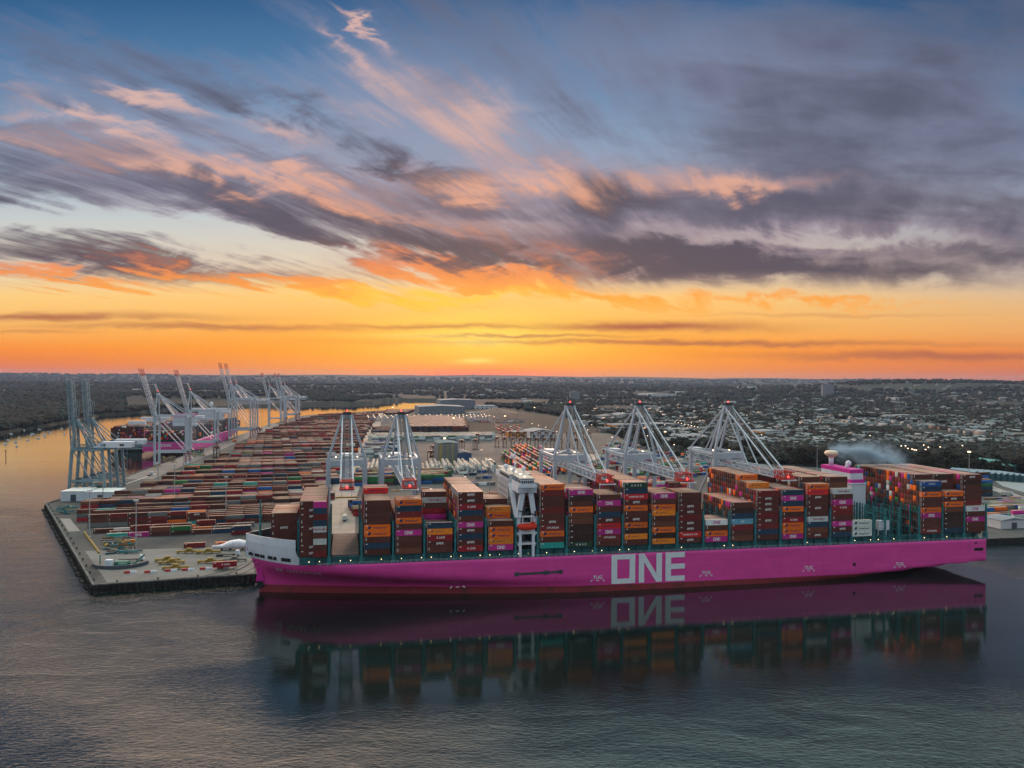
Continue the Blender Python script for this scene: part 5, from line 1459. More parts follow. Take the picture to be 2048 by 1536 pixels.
# end-on white reefers in two ranks
block([(712, 951), (860, 948), (990, 944), (988, 929), (718, 934)], VV, 4.7, lambda x, y, t, r: r.choice('wwwwwwzw'), lambda x, y, row, col, r: (2, 3, 3, 2, 1, 3, 3)[row % 7], 34, indiv=lambda row, t, H, c: False)
block([(727, 915), (768, 914), (790, 908), (790, 894), (737, 896)], U, 4.5, 'wzwnzwwB', hnoise(2, 4, 40, 10), 35)
block([(742, 884), (985, 880), (985, 873), (745, 875)], U, 5, 'wwzwzwgw', lambda x, y, row, col, r: 3, 36)
block([(746, 868), (782, 867), (786, 857), (750, 858)], U, 9, 'dbnr', lambda x, y, row, col, r: 2, 37)
block([(818, 872), (926, 871), (932, 868), (929, 848), (890, 842), (812, 843)], U, 3.2, lambda x, y, t, r: r.choice('ddddbbdrn') if x < -60 else r.choice('pkrpkd'), lambda x, y, row, col, r: 6 if row < 5 else 5, 38)
block([(770, 830), (812, 829), (830, 822), (775, 822)], U, 5, 'rdbr', lambda x, y, row, col, r: 2, 39)
# long white stack running away from the viewer
wp = [P(968, 932, QZ), P(1000, 930, QZ), P(966, 895, QZ), P(948, 897, QZ)]
block(wp, Vector((wp[2][0] - wp[1][0], wp[2][1] - wp[1][1], 0)), 3.0, 'w', lambda x, y, row, col, r: 6, 40)
# diagonal rows behind the bridge crane
dd = Vector((P(1062, 938, QZ)[0] - P(1010, 904, QZ)[0], P(1062, 938, QZ)[1] - P(1010, 904, QZ)[1], 0))
block([(1003, 918), (1030, 900), (1062, 899), (1190, 935), (1190, 948), (1048, 950)], dd, 7.4, 'oodbbrrnBzpgc', hnoise(.8, 4.0, 40, 13, .08), 41)
# rows glimpsed between the cranes on the right
block([(1110, 985), (1380, 978), (1375, 962), (1190, 966)], U, 8, 'robpywkb', hnoise(1, 2.6, 40, 14, .15), 42)
# beyond the stern at the right
block([(1960, 1046), (2230, 1040), (2230, 1003), (1960, 1008)], U, 5.4, 'ggBnbrotpwzBbd', hnoise(1, 3.2, 50, 15), 43)
block([(1930, 992), (1978, 992), (1965, 972), (1925, 972)], U, 4.5, 'Bngdzb', hnoise(2, 5, 30, 16), 44)
block([(1190, 955), (1560, 952), (1545, 935), (1420, 922), (1330, 905), (1262, 885), (1210, 892)], U, 9, 'zwzwkBnobgtw', lambda x, y, row, col, r: 0 if r.random() < .62 else r.choice((1, 1, 1, 2)), 51, L=8.0)
block([(1114, 925), (1200, 924), (1196, 912), (1118, 913)], VV, 4.2, 'wwwzw', lambda x, y, row, col, r: 1, 52, L=6.0)
block([(1000, 868), (1050, 866), (1040, 852), (985, 850)], dd, 12, 'kkRrwz', lambda x, y, row, col, r: 0 if r.random() < .4 else 1, 53)
block([(935, 846), (1050, 848), (1035, 833), (940, 832)], U, 16, 'zwdBkzbn', lambda x, y, row, col, r: 0 if r.random() < .5 else 1, 54)
block([(905, 972), (985, 970), (975, 945), (925, 944)], U, 10, 'zzwBn', lambda x, y, row, col, r: 0 if r.random() < .75 else 1, 55, L=8.0)
# individuals: limit to what shows largest
INDIV.sort(key=lambda q: q[1] - .3 * q[8])
LIM = 296 - sum(1 for o in COL.objects if o.name.startswith('shipping_container'))
cnt = {}
for i, (x, y, z, ang, c, ph, row, col, t, L) in enumerate(INDIV):
    if i >= LIM: stuff(x, y, z, ang, c, L); continue
    lev = ['on the ground', 'second tier', 'third tier', 'fourth tier'][t]
    container(x, y, z, ang, c, f"{CNAME[c]} yard container, {lev}, {xth(col)} from river end of {xth(row + (0 if ph == 'front' else 3))} quay-corner row", 'containers in the quay corner yard')
# a few single boxes and trailers on the apron
APR = [(1283, 975, 'r', CL, 'dark red container standing alone before the quay corner rows'), (1620, 980, 'o', CL, 'orange container beside the white covered yacht'), (620, 950, 'b', CL, 'brown container at the river end above the machinery parts')]
Z8 = lambda x, y: (100 + x * .20833, 880 + y * .20833)
for (x, y, c, L, lab) in ((1390, 1030, 'r', CL, 'dark red container standing alone before the quay corner rows'), (1690, 1020, 'o', CL, 'orange container standing beside the white covered yacht'),
                     (770, 1000, 'O', 6.06, 'short amber container next to the scrap heap'), (1680, 1215, 'k', CL, 'crimson container with white lettering on a trailer near the water')):
    X, Y = Z8(x, y); wx, wy = P(X, Y, QZ + (1.3 if c == 'k' else 0)); container(wx, wy, QZ + (1.3 if c == 'k' else 0), UANG, c, lab, 'single containers on the apron', L)

def bake_stuff():
    A = np.array([(q[0], q[1], q[2], q[3], q[4], q[5] / 2) for q in STUFF]); n = len(A)
    w = CW / 2; h = CH
    sx = np.array([-1, 1, 1, -1, -1, 1, 1, -1]); sy = np.array([-1, -1, 1, 1, -1, -1, 1, 1]); sz = np.array([0, 0, 0, 0, 1, 1, 1, 1])
    lx = sx[None] * A[:, 5:6]; ly = np.broadcast_to(sy[None] * w, (n, 8))
    X = A[:, 0:1] + lx * A[:, 3:4] - ly * A[:, 4:5]; Y = A[:, 1:2] + lx * A[:, 4:5] + ly * A[:, 3:4]; Z = A[:, 2:3] + sz[None] * h
    V = np.stack([X, Y, Z], -1).reshape(-1, 3)
    f = np.array([(4, 5, 6, 7), (0, 1, 5, 4), (1, 2, 6, 5), (2, 3, 7, 6), (3, 0, 4, 7)])
    F = (np.arange(n)[:, None, None] * 8 + f[None]).reshape(-1, 4)
    rs = np.random.RandomState(5)
    base = np.array([PAL[q[6]] for q in STUFF]) * rs.uniform(.72, 1.25, (n, 1))
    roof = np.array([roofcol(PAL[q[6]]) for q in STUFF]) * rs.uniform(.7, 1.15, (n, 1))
    base = base * .85  # sides darkened against the roofs, shade put into the colour
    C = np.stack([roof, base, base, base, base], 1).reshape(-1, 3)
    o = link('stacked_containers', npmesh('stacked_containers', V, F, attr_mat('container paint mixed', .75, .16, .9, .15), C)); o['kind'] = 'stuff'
    o['label'] = 'mass of coloured containers filling the yards and the inner rows of the ships'
    print('stuff containers', n)
bake_stuff()
# ---------------------------------------------------------------- buildings beyond the quay
roof_w = mat('pale sheet roof', (.17, .195, .22), .9, var=.15, scale=.05); roof_g = mat('grey sheet roof', (.11, .125, .14), .9, var=.2, scale=.05)
clad_g = mat('grey cladding', (.15, .17, .19), .8, var=.12, scale=.1); clad_w = mat('white cladding', (.48, .50, .52), .5, var=.1, scale=.1)
clad_t = mat('teal cladding', (.035, .10, .12), .9, var=.15); clad_b = mat('blue cladding', (.03, .07, .16), .85, var=.15); clad_o = mat('orange cladding', (.50, .20, .03), .55, var=.15)
clad_k = mat('dark cladding', (.06, .07, .09), .6, var=.2)
def gz(x, y): return float(hill(x, y))
def warehouse(X0, X1, Y, depth, h, wall, roof, label, ridge=2.0, bays=1, endwall=None, rz=None, onslab=False, name='warehouse'):
    zg = QZ if onslab else 4.5
    x0, y0 = P(X0, Y, zg); x1, y1 = P(X1, Y, zg)
    if not onslab: zg = min(gz(x0, y0), gz(x1, y1)) - .5
    cx_, cy_ = (x0 + x1) / 2, (y0 + y1) / 2; L = math.hypot(x1 - x0, y1 - y0)
    if rz is None: rz = .22
    T = thing(name, label, 'building', (cx_, cy_, zg), rz)
    mb = MB(); mb.box(-L / 2, L / 2, 0, depth, 0, h); 
    mb.build('wall', [wall], T)
    if endwall:
        MB().box(-L / 2 - .3, -L / 2 + L * .12, -.3, depth * .98, 0, h - .3).build('end_wall', [endwall], T)
    mb = MB(); n = bays; w = L / n
    for k in range(n):
        a = -L / 2 + k * w
        mb.v += [(a - .4, -.6, h), (a + w + .4, -.6, h), (a + w / 2, -.6, h + ridge), (a - .4, depth + .6, h), (a + w + .4, depth + .6, h), (a + w / 2, depth + .6, h + ridge)]
        i = len(mb.v) - 6
        mb.f += [(i, i + 2, i + 5, i + 3), (i + 1, i + 4, i + 5, i + 2), (i, i + 1, i + 2), (i + 3, i + 5, i + 4), (i, i + 3, i + 4, i + 1)]; mb.m += [0] * 5
    mb.build('roof', [roof], T)
    if L > 14:
        q = int(max(1, min(6, L // 14)))
        for k in range(q):
            a = -L / 2 + (k + .5) * L / q
            MB().box(a - 2.2, a + 2.2, -.12, .02, 0, min(5.5, h * .7)).build('roller_door', [clad_k], T)
    return T
W = warehouse
W(838, 931, 830.5, 130, 24, clad_g, roof_w, 'huge grey warehouse at the far end of the terminal by the river', 3, 1, onslab=True)
W(881, 951, 818, 120, 30, clad_g, roof_w, 'taller grey warehouse rising behind the huge one by the river', 3, 1, onslab=True)
W(951, 996, 818.5, 90, 10, clad_w, roof_w, 'long white saw-roofed shed right of the river warehouses', 3, 5, onslab=True)
W(938, 962, 831, 40, 7, clad_w, roof_w, 'small white shed in front of the brown spoil heap', 2, onslab=True)
W(1059, 1112, 876, 60, 11, clad_w, roof_w, 'white gabled shed behind the parked straddle carriers', 4, onslab=True)
W(1018, 1052, 874, 30, 8, clad_o, roof_w, 'small orange walled shed beside the parked straddle carriers', 1.5, onslab=True)
ws = W(876, 917, 928, 42, 25, clad_g, clad_t, 'tall grey workshop with teal roof and yellow ladders', 1.2, onslab=True)
mb = MB()
for x in (-10.5, -8.2, -1, 5):
    for k in range(9): mb.box(x - .8, x + .8, -1.5, -.4, 1.5 + k * 2.6, 1.7 + k * 2.6)
    for q in (-.8, .8): mb.beam((x + q, -1.4, 0), (x + q, -1.4, 24.5), .25)
mb.build('yellow_ladder', [mat('yellow paint', (.55, .45, .03), .5)], ws)
W(917, 943, 928, 40, 13, clad_b, roof_g, 'lower blue workshop annex right of the grey workshop', 2, onslab=True)
W(1084, 1183, 813.5, 90, 11, clad_w, roof_w, 'long white shed in front of the first tower block', 2)
W(1160, 1248, 841, 60, 10, clad_w, roof_g, 'grey roofed shed behind the crane next to the ship bridge', 3, 2)
W(1236, 1312, 838, 70, 11, clad_w, roof_w, 'white shed between the first two cranes aft of the bridge', 3, 2)
W(1157, 1213, 851, 50, 8, clad_w, roof_w, 'low pale shed beside the railway sidings', 2, 3)
W(1228, 1290, 861, 60, 11, clad_k, roof_g, 'dark warehouse with an orange end wall', 2, 1, clad_o)
W(1292, 1362, 858, 60, 10, clad_b, roof_w, 'dark blue warehouse with pale roof beside the orange ended one', 2)
W(1319, 1401, 866, 40, 8, clad_b, roof_w, 'long low blue fronted warehouse before the white roofed sheds', 1.5)
W(1337, 1426, 882, 55, 7, clad_w, roof_w, 'row of low white gabled sheds behind the middle cranes', 3, 4, onslab=True)
W(1521, 1580, 875, 45, 12, clad_w, roof_w, 'pale warehouse with an orange end behind the last crane', 2, 1, clad_o)
W(1527, 1565, 887, 35, 8, clad_t, roof_w, 'white roofed shed in front of the orange ended pale warehouse', 2)
W(1296, 1352, 796.5, 150, 14, clad_w, roof_w, 'long white distribution shed far off on the plain', 2)
W(1360, 1400, 794.5, 140, 13, clad_w, roof_w, 'second long white distribution shed far off on the plain', 2)
W(1405, 1478, 793, 120, 10, clad_g, roof_w, 'third distant pale shed far off on the plain', 2)
W(1480, 1580, 789.5, 160, 14, clad_w, roof_w, 'very distant long white shed left of the second tower block', 2)
W(1160, 1216, 796.5, 100, 9, clad_w, roof_w, 'distant pale shed right of the first tower block', 2)
W(1084, 1140, 799, 90, 9, clad_w, roof_w, 'distant pale shed left of the first tower block', 2)
W(1781, 1862, 838.5, 40, 9, clad_w, roof_w, 'long pale school building amid the houses', 2)
W(1835, 1881, 790, 90, 11, clad_w, roof_w, 'distant white building below the wooded ridge', 2)
W(2000, 2050, 802, 70, 10, clad_w, roof_w, 'pale building on the slope at the edge of the wooded ridge', 2)
W(1640, 1672, 828, 35, 12, clad_t, roof_w, 'pale green civic building with hipped top amid houses', 5)
W(1790, 1815, 806, 40, 12, clad_w, roof_w, 'white block above the houses', 1)
W(845, 888, 782, 120, 10, clad_w, roof_w, 'distant white buildings across the river on the heath', 2)
W(330, 352, 776, 90, 8, clad_w, roof_w, 'distant pale shed in the woods across the river', 2)
W(217, 276, 772.5, 120, 9, clad_w, roof_w, 'distant long pale building in the woods behind the teal cranes', 2)
W(2013, 2075, 949, 60, 9, clad_t, mat('green sheet roof', (.03, .16, .15), .5), 'green roofed shed beyond the stern of the big ship', 4, onslab=True)
for k in range(9): W(1948 + k * 12.2, 1959.6 + k * 12.2, 958 + k * .9, 34, 7, clad_t, mat('blue grey sheet roof', (.10, .17, .22), .5, var=.15), f'narrow blue grey shed, {xth(k)} from the ship in the terrace past the stern', 1.6, onslab=True)['group'] = 'terrace of blue grey sheds past the stern'
W(1997, 2060, 1057, 16, 6, clad_w, roof_w, 'low white shed near the water beyond the stern', 1.6, onslab=True)
W(122, 171, 1002.5, 22, 8.2, white_p, white_ink, 'white temporary office block at the foot of the teal cranes, quay-tip side', .25, onslab=True, rz=.10, name='office_block')
W(171.5, 229, 1002.5, 24, 7.6, white_p, white_ink, 'white temporary office block at the foot of the teal cranes, apron side', .25, onslab=True, rz=.10, name='office_block')
def tower(X0, X1, Y, top, label):
    x0, y0 = P(X0, Y, 8); x1, y1 = P(X1, Y, 8); w = x1 - x0; T = thing('tower_block', label, 'building', ((x0 + x1) / 2, y0, gz(x0, y0) - 1), .1)
    m1 = mat('concrete tower face', (.22, .22, .24), .7, var=.1); m2 = mat('dark tower face', (.07, .08, .10), .6, var=.1)
    MB().box(-w / 2, -w * .05, 0, 18, 0, top).build('wall', [m1], T); MB().box(-w * .05, w / 2, -2, 20, 0, top * .99).build('wall', [m1], T)
    mb = MB()
    for k in range(int(top / 3)):
        for j in range(6): xx = -w * .46 + j * w * .155; mb.box(xx, xx + w * .09, -2.12 if xx > -w * .06 else -.12, -1.9 if xx > -w * .06 else .1, 1.5 + k * 3, 2.9 + k * 3)
    mb.build('window', [m2], T); MB().box(-w * .2, w * .2, 4, 14, top, top + 3.5).build('plant_room', [m1], T)
tower(1140, 1158.6, 803, 46, 'grey tower block standing alone left of the cranes')
tower(1645, 1665.5, 800, 66, 'taller pale tower block standing alone beyond the houses')
# brown spoil heap by the warehouses
c0 = P(990, 829, QZ); mb = MB(); r = random.Random(2)
N = 14; mb.v.append((c0[0], c0[1] + 90, QZ + 17))
for k in range(N):
    t = 2 * math.pi * k / N; mb.v.append((c0[0] + 75 * math.cos(t), c0[1] + 90 + 120 * math.sin(t), QZ)); 
for k in range(N): mb.f.append((0, 1 + k, 1 + (k + 1) % N)); mb.m.append(0)
tag(mb.build('spoil_heap', [mat('brown spoil', (.10, .07, .055), .9, var=.3, scale=.1)]), 'broad brown spoil heap right of the river warehouses', 'heap')
# railway sidings and roads
def ribbon(name, pts, w, m, z=QZ + .012, slabz=QZ):
    mb = MB(); q = [P(X, Y, slabz) for X, Y in pts]
    for a, b in zip(q[:-1], q[1:]): line(mb, a, b, w, z)
    return structure(mb.build(name, [m]))
pale = mat('pale ballast', (.26, .24, .22), .8, var=.25, scale=.1)
for k in range(4): ribbon('railway', [(1040 + k * 12, 834 - k * 1.5), (1130 + k * 14, 851 - k * 2.5), (1235 + k * 16, 868 - k * 3.5)], 9, pale, QZ + .012 + k * .004)
ribbon('road', [(1300, 832), (1345, 850), (1400, 866)], 16, asphalt, 9.0, 7)
ribbon('road', [(1960, 968), (2010, 985), (2048, 998), (2200, 1005)], 12, pale, QZ + .02)
structure(MB().face([(*P(X, Y, QZ), QZ + .008) for X, Y in ((1990, 962), (2200, 968), (2200, 996), (2060, 988), (2005, 972))]).build('apron', [mat('pale lorry park', (.18, .21, .22), .6, var=.12)]))
# lit racks between the dark stack and the warehouses
rk = thing('reefer_rack', 'lit steel reefer racks behind the dark stack', 'rack', (*P(865, 845, QZ), QZ), .29)
mb, mg = MB(), MB()
for r_ in range(5):
    for k in range(22):
        x, y = -150 + k * 14 + r_ * 3, -20 + r_ * 34
        mb.beam((x, y, 0), (x, y, 13), .7)
        if (k + r_) % 2: mg.box(x - .5, x + .5, y - .5, y + .5, 13, 14)
    for z in (4, 8.5, 12.8): mb.beam((-150 + r_ * 3, -20 + r_ * 34, z), (144 + r_ * 3, -20 + r_ * 34, z), .5)
mb.build('rack_frame', [mast_m], rk); mg.build('rack_light', [warm_l], rk)

# ---------------------------------------------------------------- houses
def house_mesh(i):
    r = random.Random(i); w, d, h = r.uniform(8, 15), r.uniform(7, 9), r.uniform(4.5, 6); mb = MB()
    mb.box(-w / 2, w / 2, -d / 2, d / 2, -2, h, 0)
    for sx in (-1, 1):                                         # a row of window panes on each long side
        for k in range(3): mb.box(-w / 2 + 1.2 + k * w / 3.2, -w / 2 + 2.4 + k * w / 3.2, *sorted((sx * d / 2, sx * (d / 2 + .05))), h - 2.2, h - 1.0, 3)
    n = len(mb.v); e = .5
    mb.v += [(-w / 2 - e, -d / 2 - e, h - .2), (w / 2 + e, -d / 2 - e, h - .2), (w / 2 + e, d / 2 + e, h - .2), (-w / 2 - e, d / 2 + e, h - .2), (-w / 2 - e + .6, 0, h + 2.8), (w / 2 + e - .6, 0, h + 2.8)]
    mb.f += [(n, n + 1, n + 5, n + 4), (n + 2, n + 3, n + 4, n + 5), (n, n + 4, n + 3), (n + 1, n + 2, n + 5)]; mb.m += [1] * 4
    mb.box(w * .2, w * .2 + .9, -.5, .5, h + 1, h + 3.6, 2)
    wall = [mat('cream house wall', (.17, .155, .135), .7), mat('brick house wall', (.07, .035, .028), .8), mat('white house wall', (.22, .24, .24), .6)][i % 3]
    roof = [mat('slate roof', (.03, .034, .04), .75), mat('red tile roof', (.045, .020, .016), .8), mat('pale weathered roof', (.075, .085, .095), .75)][(i // 2) % 3]
    return mb.mesh('house', [wall, roof, wall, glass_m])
HM = [house_mesh(i) for i in range(9)]
r = random.Random(77); hs_pos = []
def city_ok(x, y):
    X, Y = proj(x, y, 8)
    return X > 1180 and float(vnoise(np.array(x / 170), np.array(y / 260), 31)) > .22
tries = 0
while len(hs_pos) < 1900 and tries < 60000:
    tries += 1
    X = r.uniform(1190, 2120); Y = 772 + (r.random() ** .62) * 140
    if X < 1330 and Y > 862: continue
    if Y > 912: continue
    x, y = P(X, Y, 8)
    if not city_ok(x, y) or y < 1150: continue
    hs_pos.append((y, x))
hs_pos.sort()
indh = hs_pos[:240]
for i, (y, x) in enumerate(indh):
    hk = r.randrange(9); o = link('house', HM[hk]); o.location = (x, y, gz(x, y)); o.rotation_euler = (0, 0, r.choice((.2, .3, 1.8, .9)) + r.uniform(-.1, .1))
    tag(o, f"small house with {('cream', 'brick', 'white')[hk % 3]} walls and {('dark slate', 'red tile', 'pale grey')[(hk // 2) % 3]} roof in the town", 'house', 'houses of the town beyond the terminal')
def merge_copies(name, meshes, places, mats, matidx_of=None):
    """one mesh from many transformed copies; places: (mesh index, x, y, z, angle, scale)"""
    Vs, Fs, Ms, k = [], [], [], 0
    cache = []
    for me in meshes:
        v = np.array([q.co[:] for q in me.vertices]); f = []; mi = []
        for p in me.polygons:
            vs = list(p.vertices)
            if len(vs) == 3: f.append(vs + [vs[2]])
            elif len(vs) == 4: f.append(vs)
            mi += [p.material_index] if len(vs) in (3, 4) else []
        cache.append((v, np.array(f), np.array(mi)))
    return cache
def scatter_boxes(name, label, items, m):
    """items: (x, y, z, ang, w, d, h, wallcol, roofcol)"""
    A = np.array([q[:7] for q in items]); n = len(A); ca, sa = np.cos(A[:, 3:4]), np.sin(A[:, 3:4])
    lx = np.array([-1, 1, 1, -1, -1, 1, 1, -1, -1, 1])[None] * A[:, 4:5] / 2; ly = np.array([-1, -1, 1, 1, -1, -1, 1, 1, 0, 0])[None] * A[:, 5:6] / 2
    lz = np.array([-.3, -.3, -.3, -.3, 1, 1, 1, 1, 1.5, 1.5])[None] * A[:, 6:7]
    V = np.stack([A[:, 0:1] + lx * ca - ly * sa, A[:, 1:2] + lx * sa + ly * ca, A[:, 2:3] + lz], -1).reshape(-1, 3)
    f = np.array([(0, 1, 5, 4), (1, 2, 6, 5), (2, 3, 7, 6), (3, 0, 4, 7), (4, 5, 9, 8), (6, 7, 8, 9), (7, 4, 8, 8), (5, 6, 9, 9)])
    F = (np.arange(n)[:, None, None] * 10 + f[None]).reshape(-1, 4)
    tri = F[:, 2] == F[:, 3]
    wc = np.array([q[7] for q in items]); rc = np.array([q[8] for q in items])
    C = np.stack([wc, wc, wc, wc, rc, rc, wc, wc], 1).reshape(-1, 3)
    F2 = F[~tri]; C2 = C[~tri]
    # gable triangles as thin quads
    T = F[tri][:, :3]; T4 = np.stack([T[:, 0], T[:, 1], T[:, 2], T[:, 0]], 1)
    me = npmesh(name, V, F2, m, C2); o = link(name, me); o['kind'] = 'stuff'; o['label'] = label
wallc = [(.14, .13, .12), (.06, .032, .025), (.17, .18, .18), (.09, .085, .08)]; roofc = [(.022, .026, .032), (.025, .014, .012), (.035, .042, .048), (.12, .14, .155)]
items = [(x, y, gz(x, y), r.choice((.2, 1.8, .9, .3)) + r.uniform(-.1, .1), r.uniform(9, 26), r.uniform(8, 11), r.uniform(5, 7), r.choice(wallc), r.choice(roofc)) for (y, x) in hs_pos[240:]]
for k in range(260):                                         # scattered far buildings all along the plain
    X = r.uniform(-60, 2100); Y = r.uniform(767, 806) if X > 950 else r.uniform(766, 796)
    x, y = P(X, Y, 12)
    if X < 900 and not bool(is_land(np.array(x), np.array(y))): continue
    L = r.uniform(14, 60); items.append((x, y, gz(x, y), r.uniform(.0, .4), L, r.uniform(10, 22), r.uniform(5, 9), r.choice(wallc[2:] + wallc[:1]), r.choice(roofc[2:])))
scatter_boxes('distant_houses', 'hundreds of distant roofs scattered through the wooded town', items, attr_mat('house paint', .6, .2, .2))

# ---------------------------------------------------------------- trees
leaf_m = []
for i, c in enumerate(((.014, .024, .013), (.021, .025, .013), (.028, .021, .013))):
    leaf_m.append(mat(f'foliage {i}', c, .9, var=.45, scale=.35, spec=.15, rnd=.25))
bark = mat('bark', (.06, .045, .035), .9)
def tree_meshes(i):
    r = random.Random(100 + i); H = 1.0
    tr = MB(); tr.cyl((0, 0, -.08), (0, 0, .45), .035, 7, 0, .02)
    for k in range(5):
        t = r.uniform(0, 6.28); z = r.uniform(.2, .45); tr.cyl((0, 0, z), (.22 * math.cos(t), .22 * math.sin(t), z + r.uniform(.15, .3)), .014, 5, 0, .005)
    V, F = [], []
    wide = r.uniform(.30, .44)
    lobes = [(r.uniform(-.18, .18), r.uniform(-.18, .18), r.uniform(.35, .82), r.uniform(.14, .26)) for _ in range(9)] + [(0, 0, .62, wide * .8)]
    for n in range(520):
        lx, ly, lz, lr = lobes[r.randrange(len(lobes))]
        d = Vector((r.gauss(0, 1), r.gauss(0, 1), r.gauss(0, 1))).normalized() * lr * r.uniform(.6, 1.08)
        c = Vector((lx + d.x, ly + d.y, max(.16, lz + d.z))); s = r.uniform(.03, .062)
        a = Vector((r.gauss(0, 1), r.gauss(0, 1), r.gauss(0, 1))).normalized(); b = a.orthogonal().normalized() * s; a = a.cross(b).normalized() * s * r.uniform(.6, 1)
        k = len(V); V += [tuple(c - a - b), tuple(c + a - b), tuple(c + a + b), tuple(c - a + b)]; F.append((k, k + 1, k + 2, k + 3))
    cr = npmesh('crown', V, F, leaf_m[i % 3])
    return tr.mesh('trunk', [bark]), cr
TM = [tree_meshes(i) for i in range(6)]
tpos = []; tries = 0
while len(tpos) < 230 and tries < 9000:
    tries += 1
    X = r.uniform(1240, 2090)
    lo = np.interp(X, [1240, 1420, 1560, 1700, 1900, 2090], [876, 916, 928, 938, 948, 958]); Y = lo - abs(r.gauss(0, 11)) - 1
    x, y = P(X, Y, 5); 
    if X < 1600 and r.random() < .45: continue
    tpos.append((y, x))
tpos.sort()
for i, (y, x) in enumerate(tpos):
    tk = r.randrange(6); tm, cm = TM[tk]; T = link('broadleaf_tree', None); h = r.uniform(11, 19)
    T.location = (x, y, gz(x, y)); T.rotation_euler = (0, 0, r.uniform(0, 6.28)); T.scale = (h * r.uniform(.9, 1.25), h * r.uniform(.9, 1.25), h)
    link('trunk', tm, T); link('crown', cm, T)
    tag(T, f"{('dark green', 'olive', 'autumn brown')[tk % 3]} bushy tree in the belt between the terminal and the town", 'tree', 'trees between the terminal and the town')
# woodland as one mass: small ragged crowns over the plain
def ico():
    t = (1 + 5 ** .5) / 2
    v = np.array([(-1, t, 0), (1, t, 0), (-1, -t, 0), (1, -t, 0), (0, -1, t), (0, 1, t), (0, -1, -t), (0, 1, -t), (t, 0, -1), (t, 0, 1), (-t, 0, -1), (-t, 0, 1)], float)
    v /= np.linalg.norm(v[0])
    f = np.array([(0, 11, 5), (0, 5, 1), (0, 1, 7), (0, 7, 10), (0, 10, 11), (1, 5, 9), (5, 11, 4), (11, 10, 2), (10, 7, 6), (7, 1, 8), (3, 9, 4), (3, 4, 2), (3, 2, 6), (3, 6, 8), (3, 8, 9), (4, 9, 5), (2, 4, 11), (6, 2, 10), (8, 6, 7), (9, 8, 1)])
    return v, f
def woodland():
    rs = np.random.RandomState(9); N = 75000
    X = rs.uniform(-120, 2170, N); Y = 764 + rs.random_sample(N) ** 1.15 * 150
    x = np.empty(N); y = np.empty(N)
    d = (MCn @ np.stack([(X - CX) / FPX, -(Y - CY) / FPX, -np.ones(N)])); k = (12 - HCAM) / d[2]; x, y = d[0] * k, d[1] * k
    land = is_land(x, y) & (y > 950) & (y < 12500) & (d[2] < 0)
    # keep off the terminal
    edge = np.interp(X, [900, 950, 1060, 1150, 1220, 1300, 1420, 1560, 1700, 1900, 2048, 2200], [804, 805, 819, 834, 858, 888, 914, 926, 936, 946, 952, 970])
    land &= (X < 900) | (Y < edge)
    left = X < 912; bank = np.interp(X, BANK[:, 0], BANK[:, 1]); land &= ~left | (Y < bank - np.where(X > 260, 6.5, 1.5))
    dens = fbm(x / 420, y / 420, 41, 3)
    town = (X > 1180) & (Y > 800)
    land &= np.where(town, (dens > .36), dens > .40) | (Y < 775)
    marsh = (X > 250) & (X < 1100) & (Y > 797) & (Y < 816); land &= ~marsh | (dens > .62)
    land_idx = land; x, y = x[land], y[land]; n = len(x); z = hill(x, y)
    small = np.where(town[land_idx], .68, 1.0)
    dist = np.hypot(x, y); R = small * rs.uniform(4, 7.5, n) * (1 + (dist / 4200) ** 1.25); Hh = small * rs.uniform(5, 9, n) * (1 + np.clip(dist / 9000, 0, .9))
    v, f = ico(); jit = rs.uniform(.72, 1.25, (n, 12, 1))
    P_ = v[None] * jit; ang = rs.uniform(0, 6.28, n)[:, None]; px = P_[..., 0] * np.cos(ang) - P_[..., 1] * np.sin(ang); py = P_[..., 0] * np.sin(ang) + P_[..., 1] * np.cos(ang)
    V = np.stack([x[:, None] + px * R[:, None], y[:, None] + py * R[:, None], z[:, None] + Hh[:, None] * .75 + P_[..., 2] * Hh[:, None] * .75], -1).reshape(-1, 3)
    F = (np.arange(n)[:, None, None] * 12 + f[None]).reshape(-1, 3)
    pal = np.array([(.0065, .013, .011), (.011, .016, .011), (.017, .015, .011), (.009, .017, .013), (.021, .015, .011)])
    ci = (fbm(x / 300, y / 300, 51, 2) * 5.5 + rs.uniform(-1.2, 1.2, n)).astype(int).clip(0, 4)
    C = np.repeat(pal[ci] * rs.uniform(.55, 1.7, (n, 1)), 20, axis=0)
    o = link('woodland', npmesh('woodland', V, F, attr_mat('woodland leaves', .95, .35, .15, .1), C)); o['kind'] = 'stuff'; o['label'] = 'dark woods spreading over the plain, the river bank and the town'
    print('woodland', n)
woodland()

# street lamps of the town
lamp_o = mat('street lamp glow', (1, .8, .6), .5, emit=(1, .72, .5), estr=4)
def street_lamp():
    T = thing('street_lamp', '', 'street lamp'); MB().cyl((0, 0, 0), (0, 0, 9), .15, 5).build('pole', [mast_m], T); MB().box(-.55, .55, -.55, .55, 9, 9.8).build('lamp', [lamp_o], T); return T
sl = None; r = random.Random(8)
for k in range(62):
    if k < 12: X, Y = r.uniform(1800, 1925), r.uniform(896, 908)
    elif k < 30: X, Y = r.uniform(1040, 1420), r.uniform(822, 872)
    elif k < 38: X, Y = 1350 + (k - 30) * 6.5, 850 + (k - 30) * 1.4
    elif k < 44: X, Y = r.uniform(1220, 1560), r.uniform(870, 902)
    else: X, Y = r.uniform(1150, 2040), r.uniform(775, 880)
    T = street_lamp() if sl is None else copy_tree(sl); sl = sl or T
    x, y = P(X, Y, 8); T.location = (x, y, max(gz(x, y), 4)); T.scale = (1.0,) * 3
    T['label'] = 'lit street lamp shining among roofs and trees beyond the terminal'; T['group'] = 'street lamps of the town'

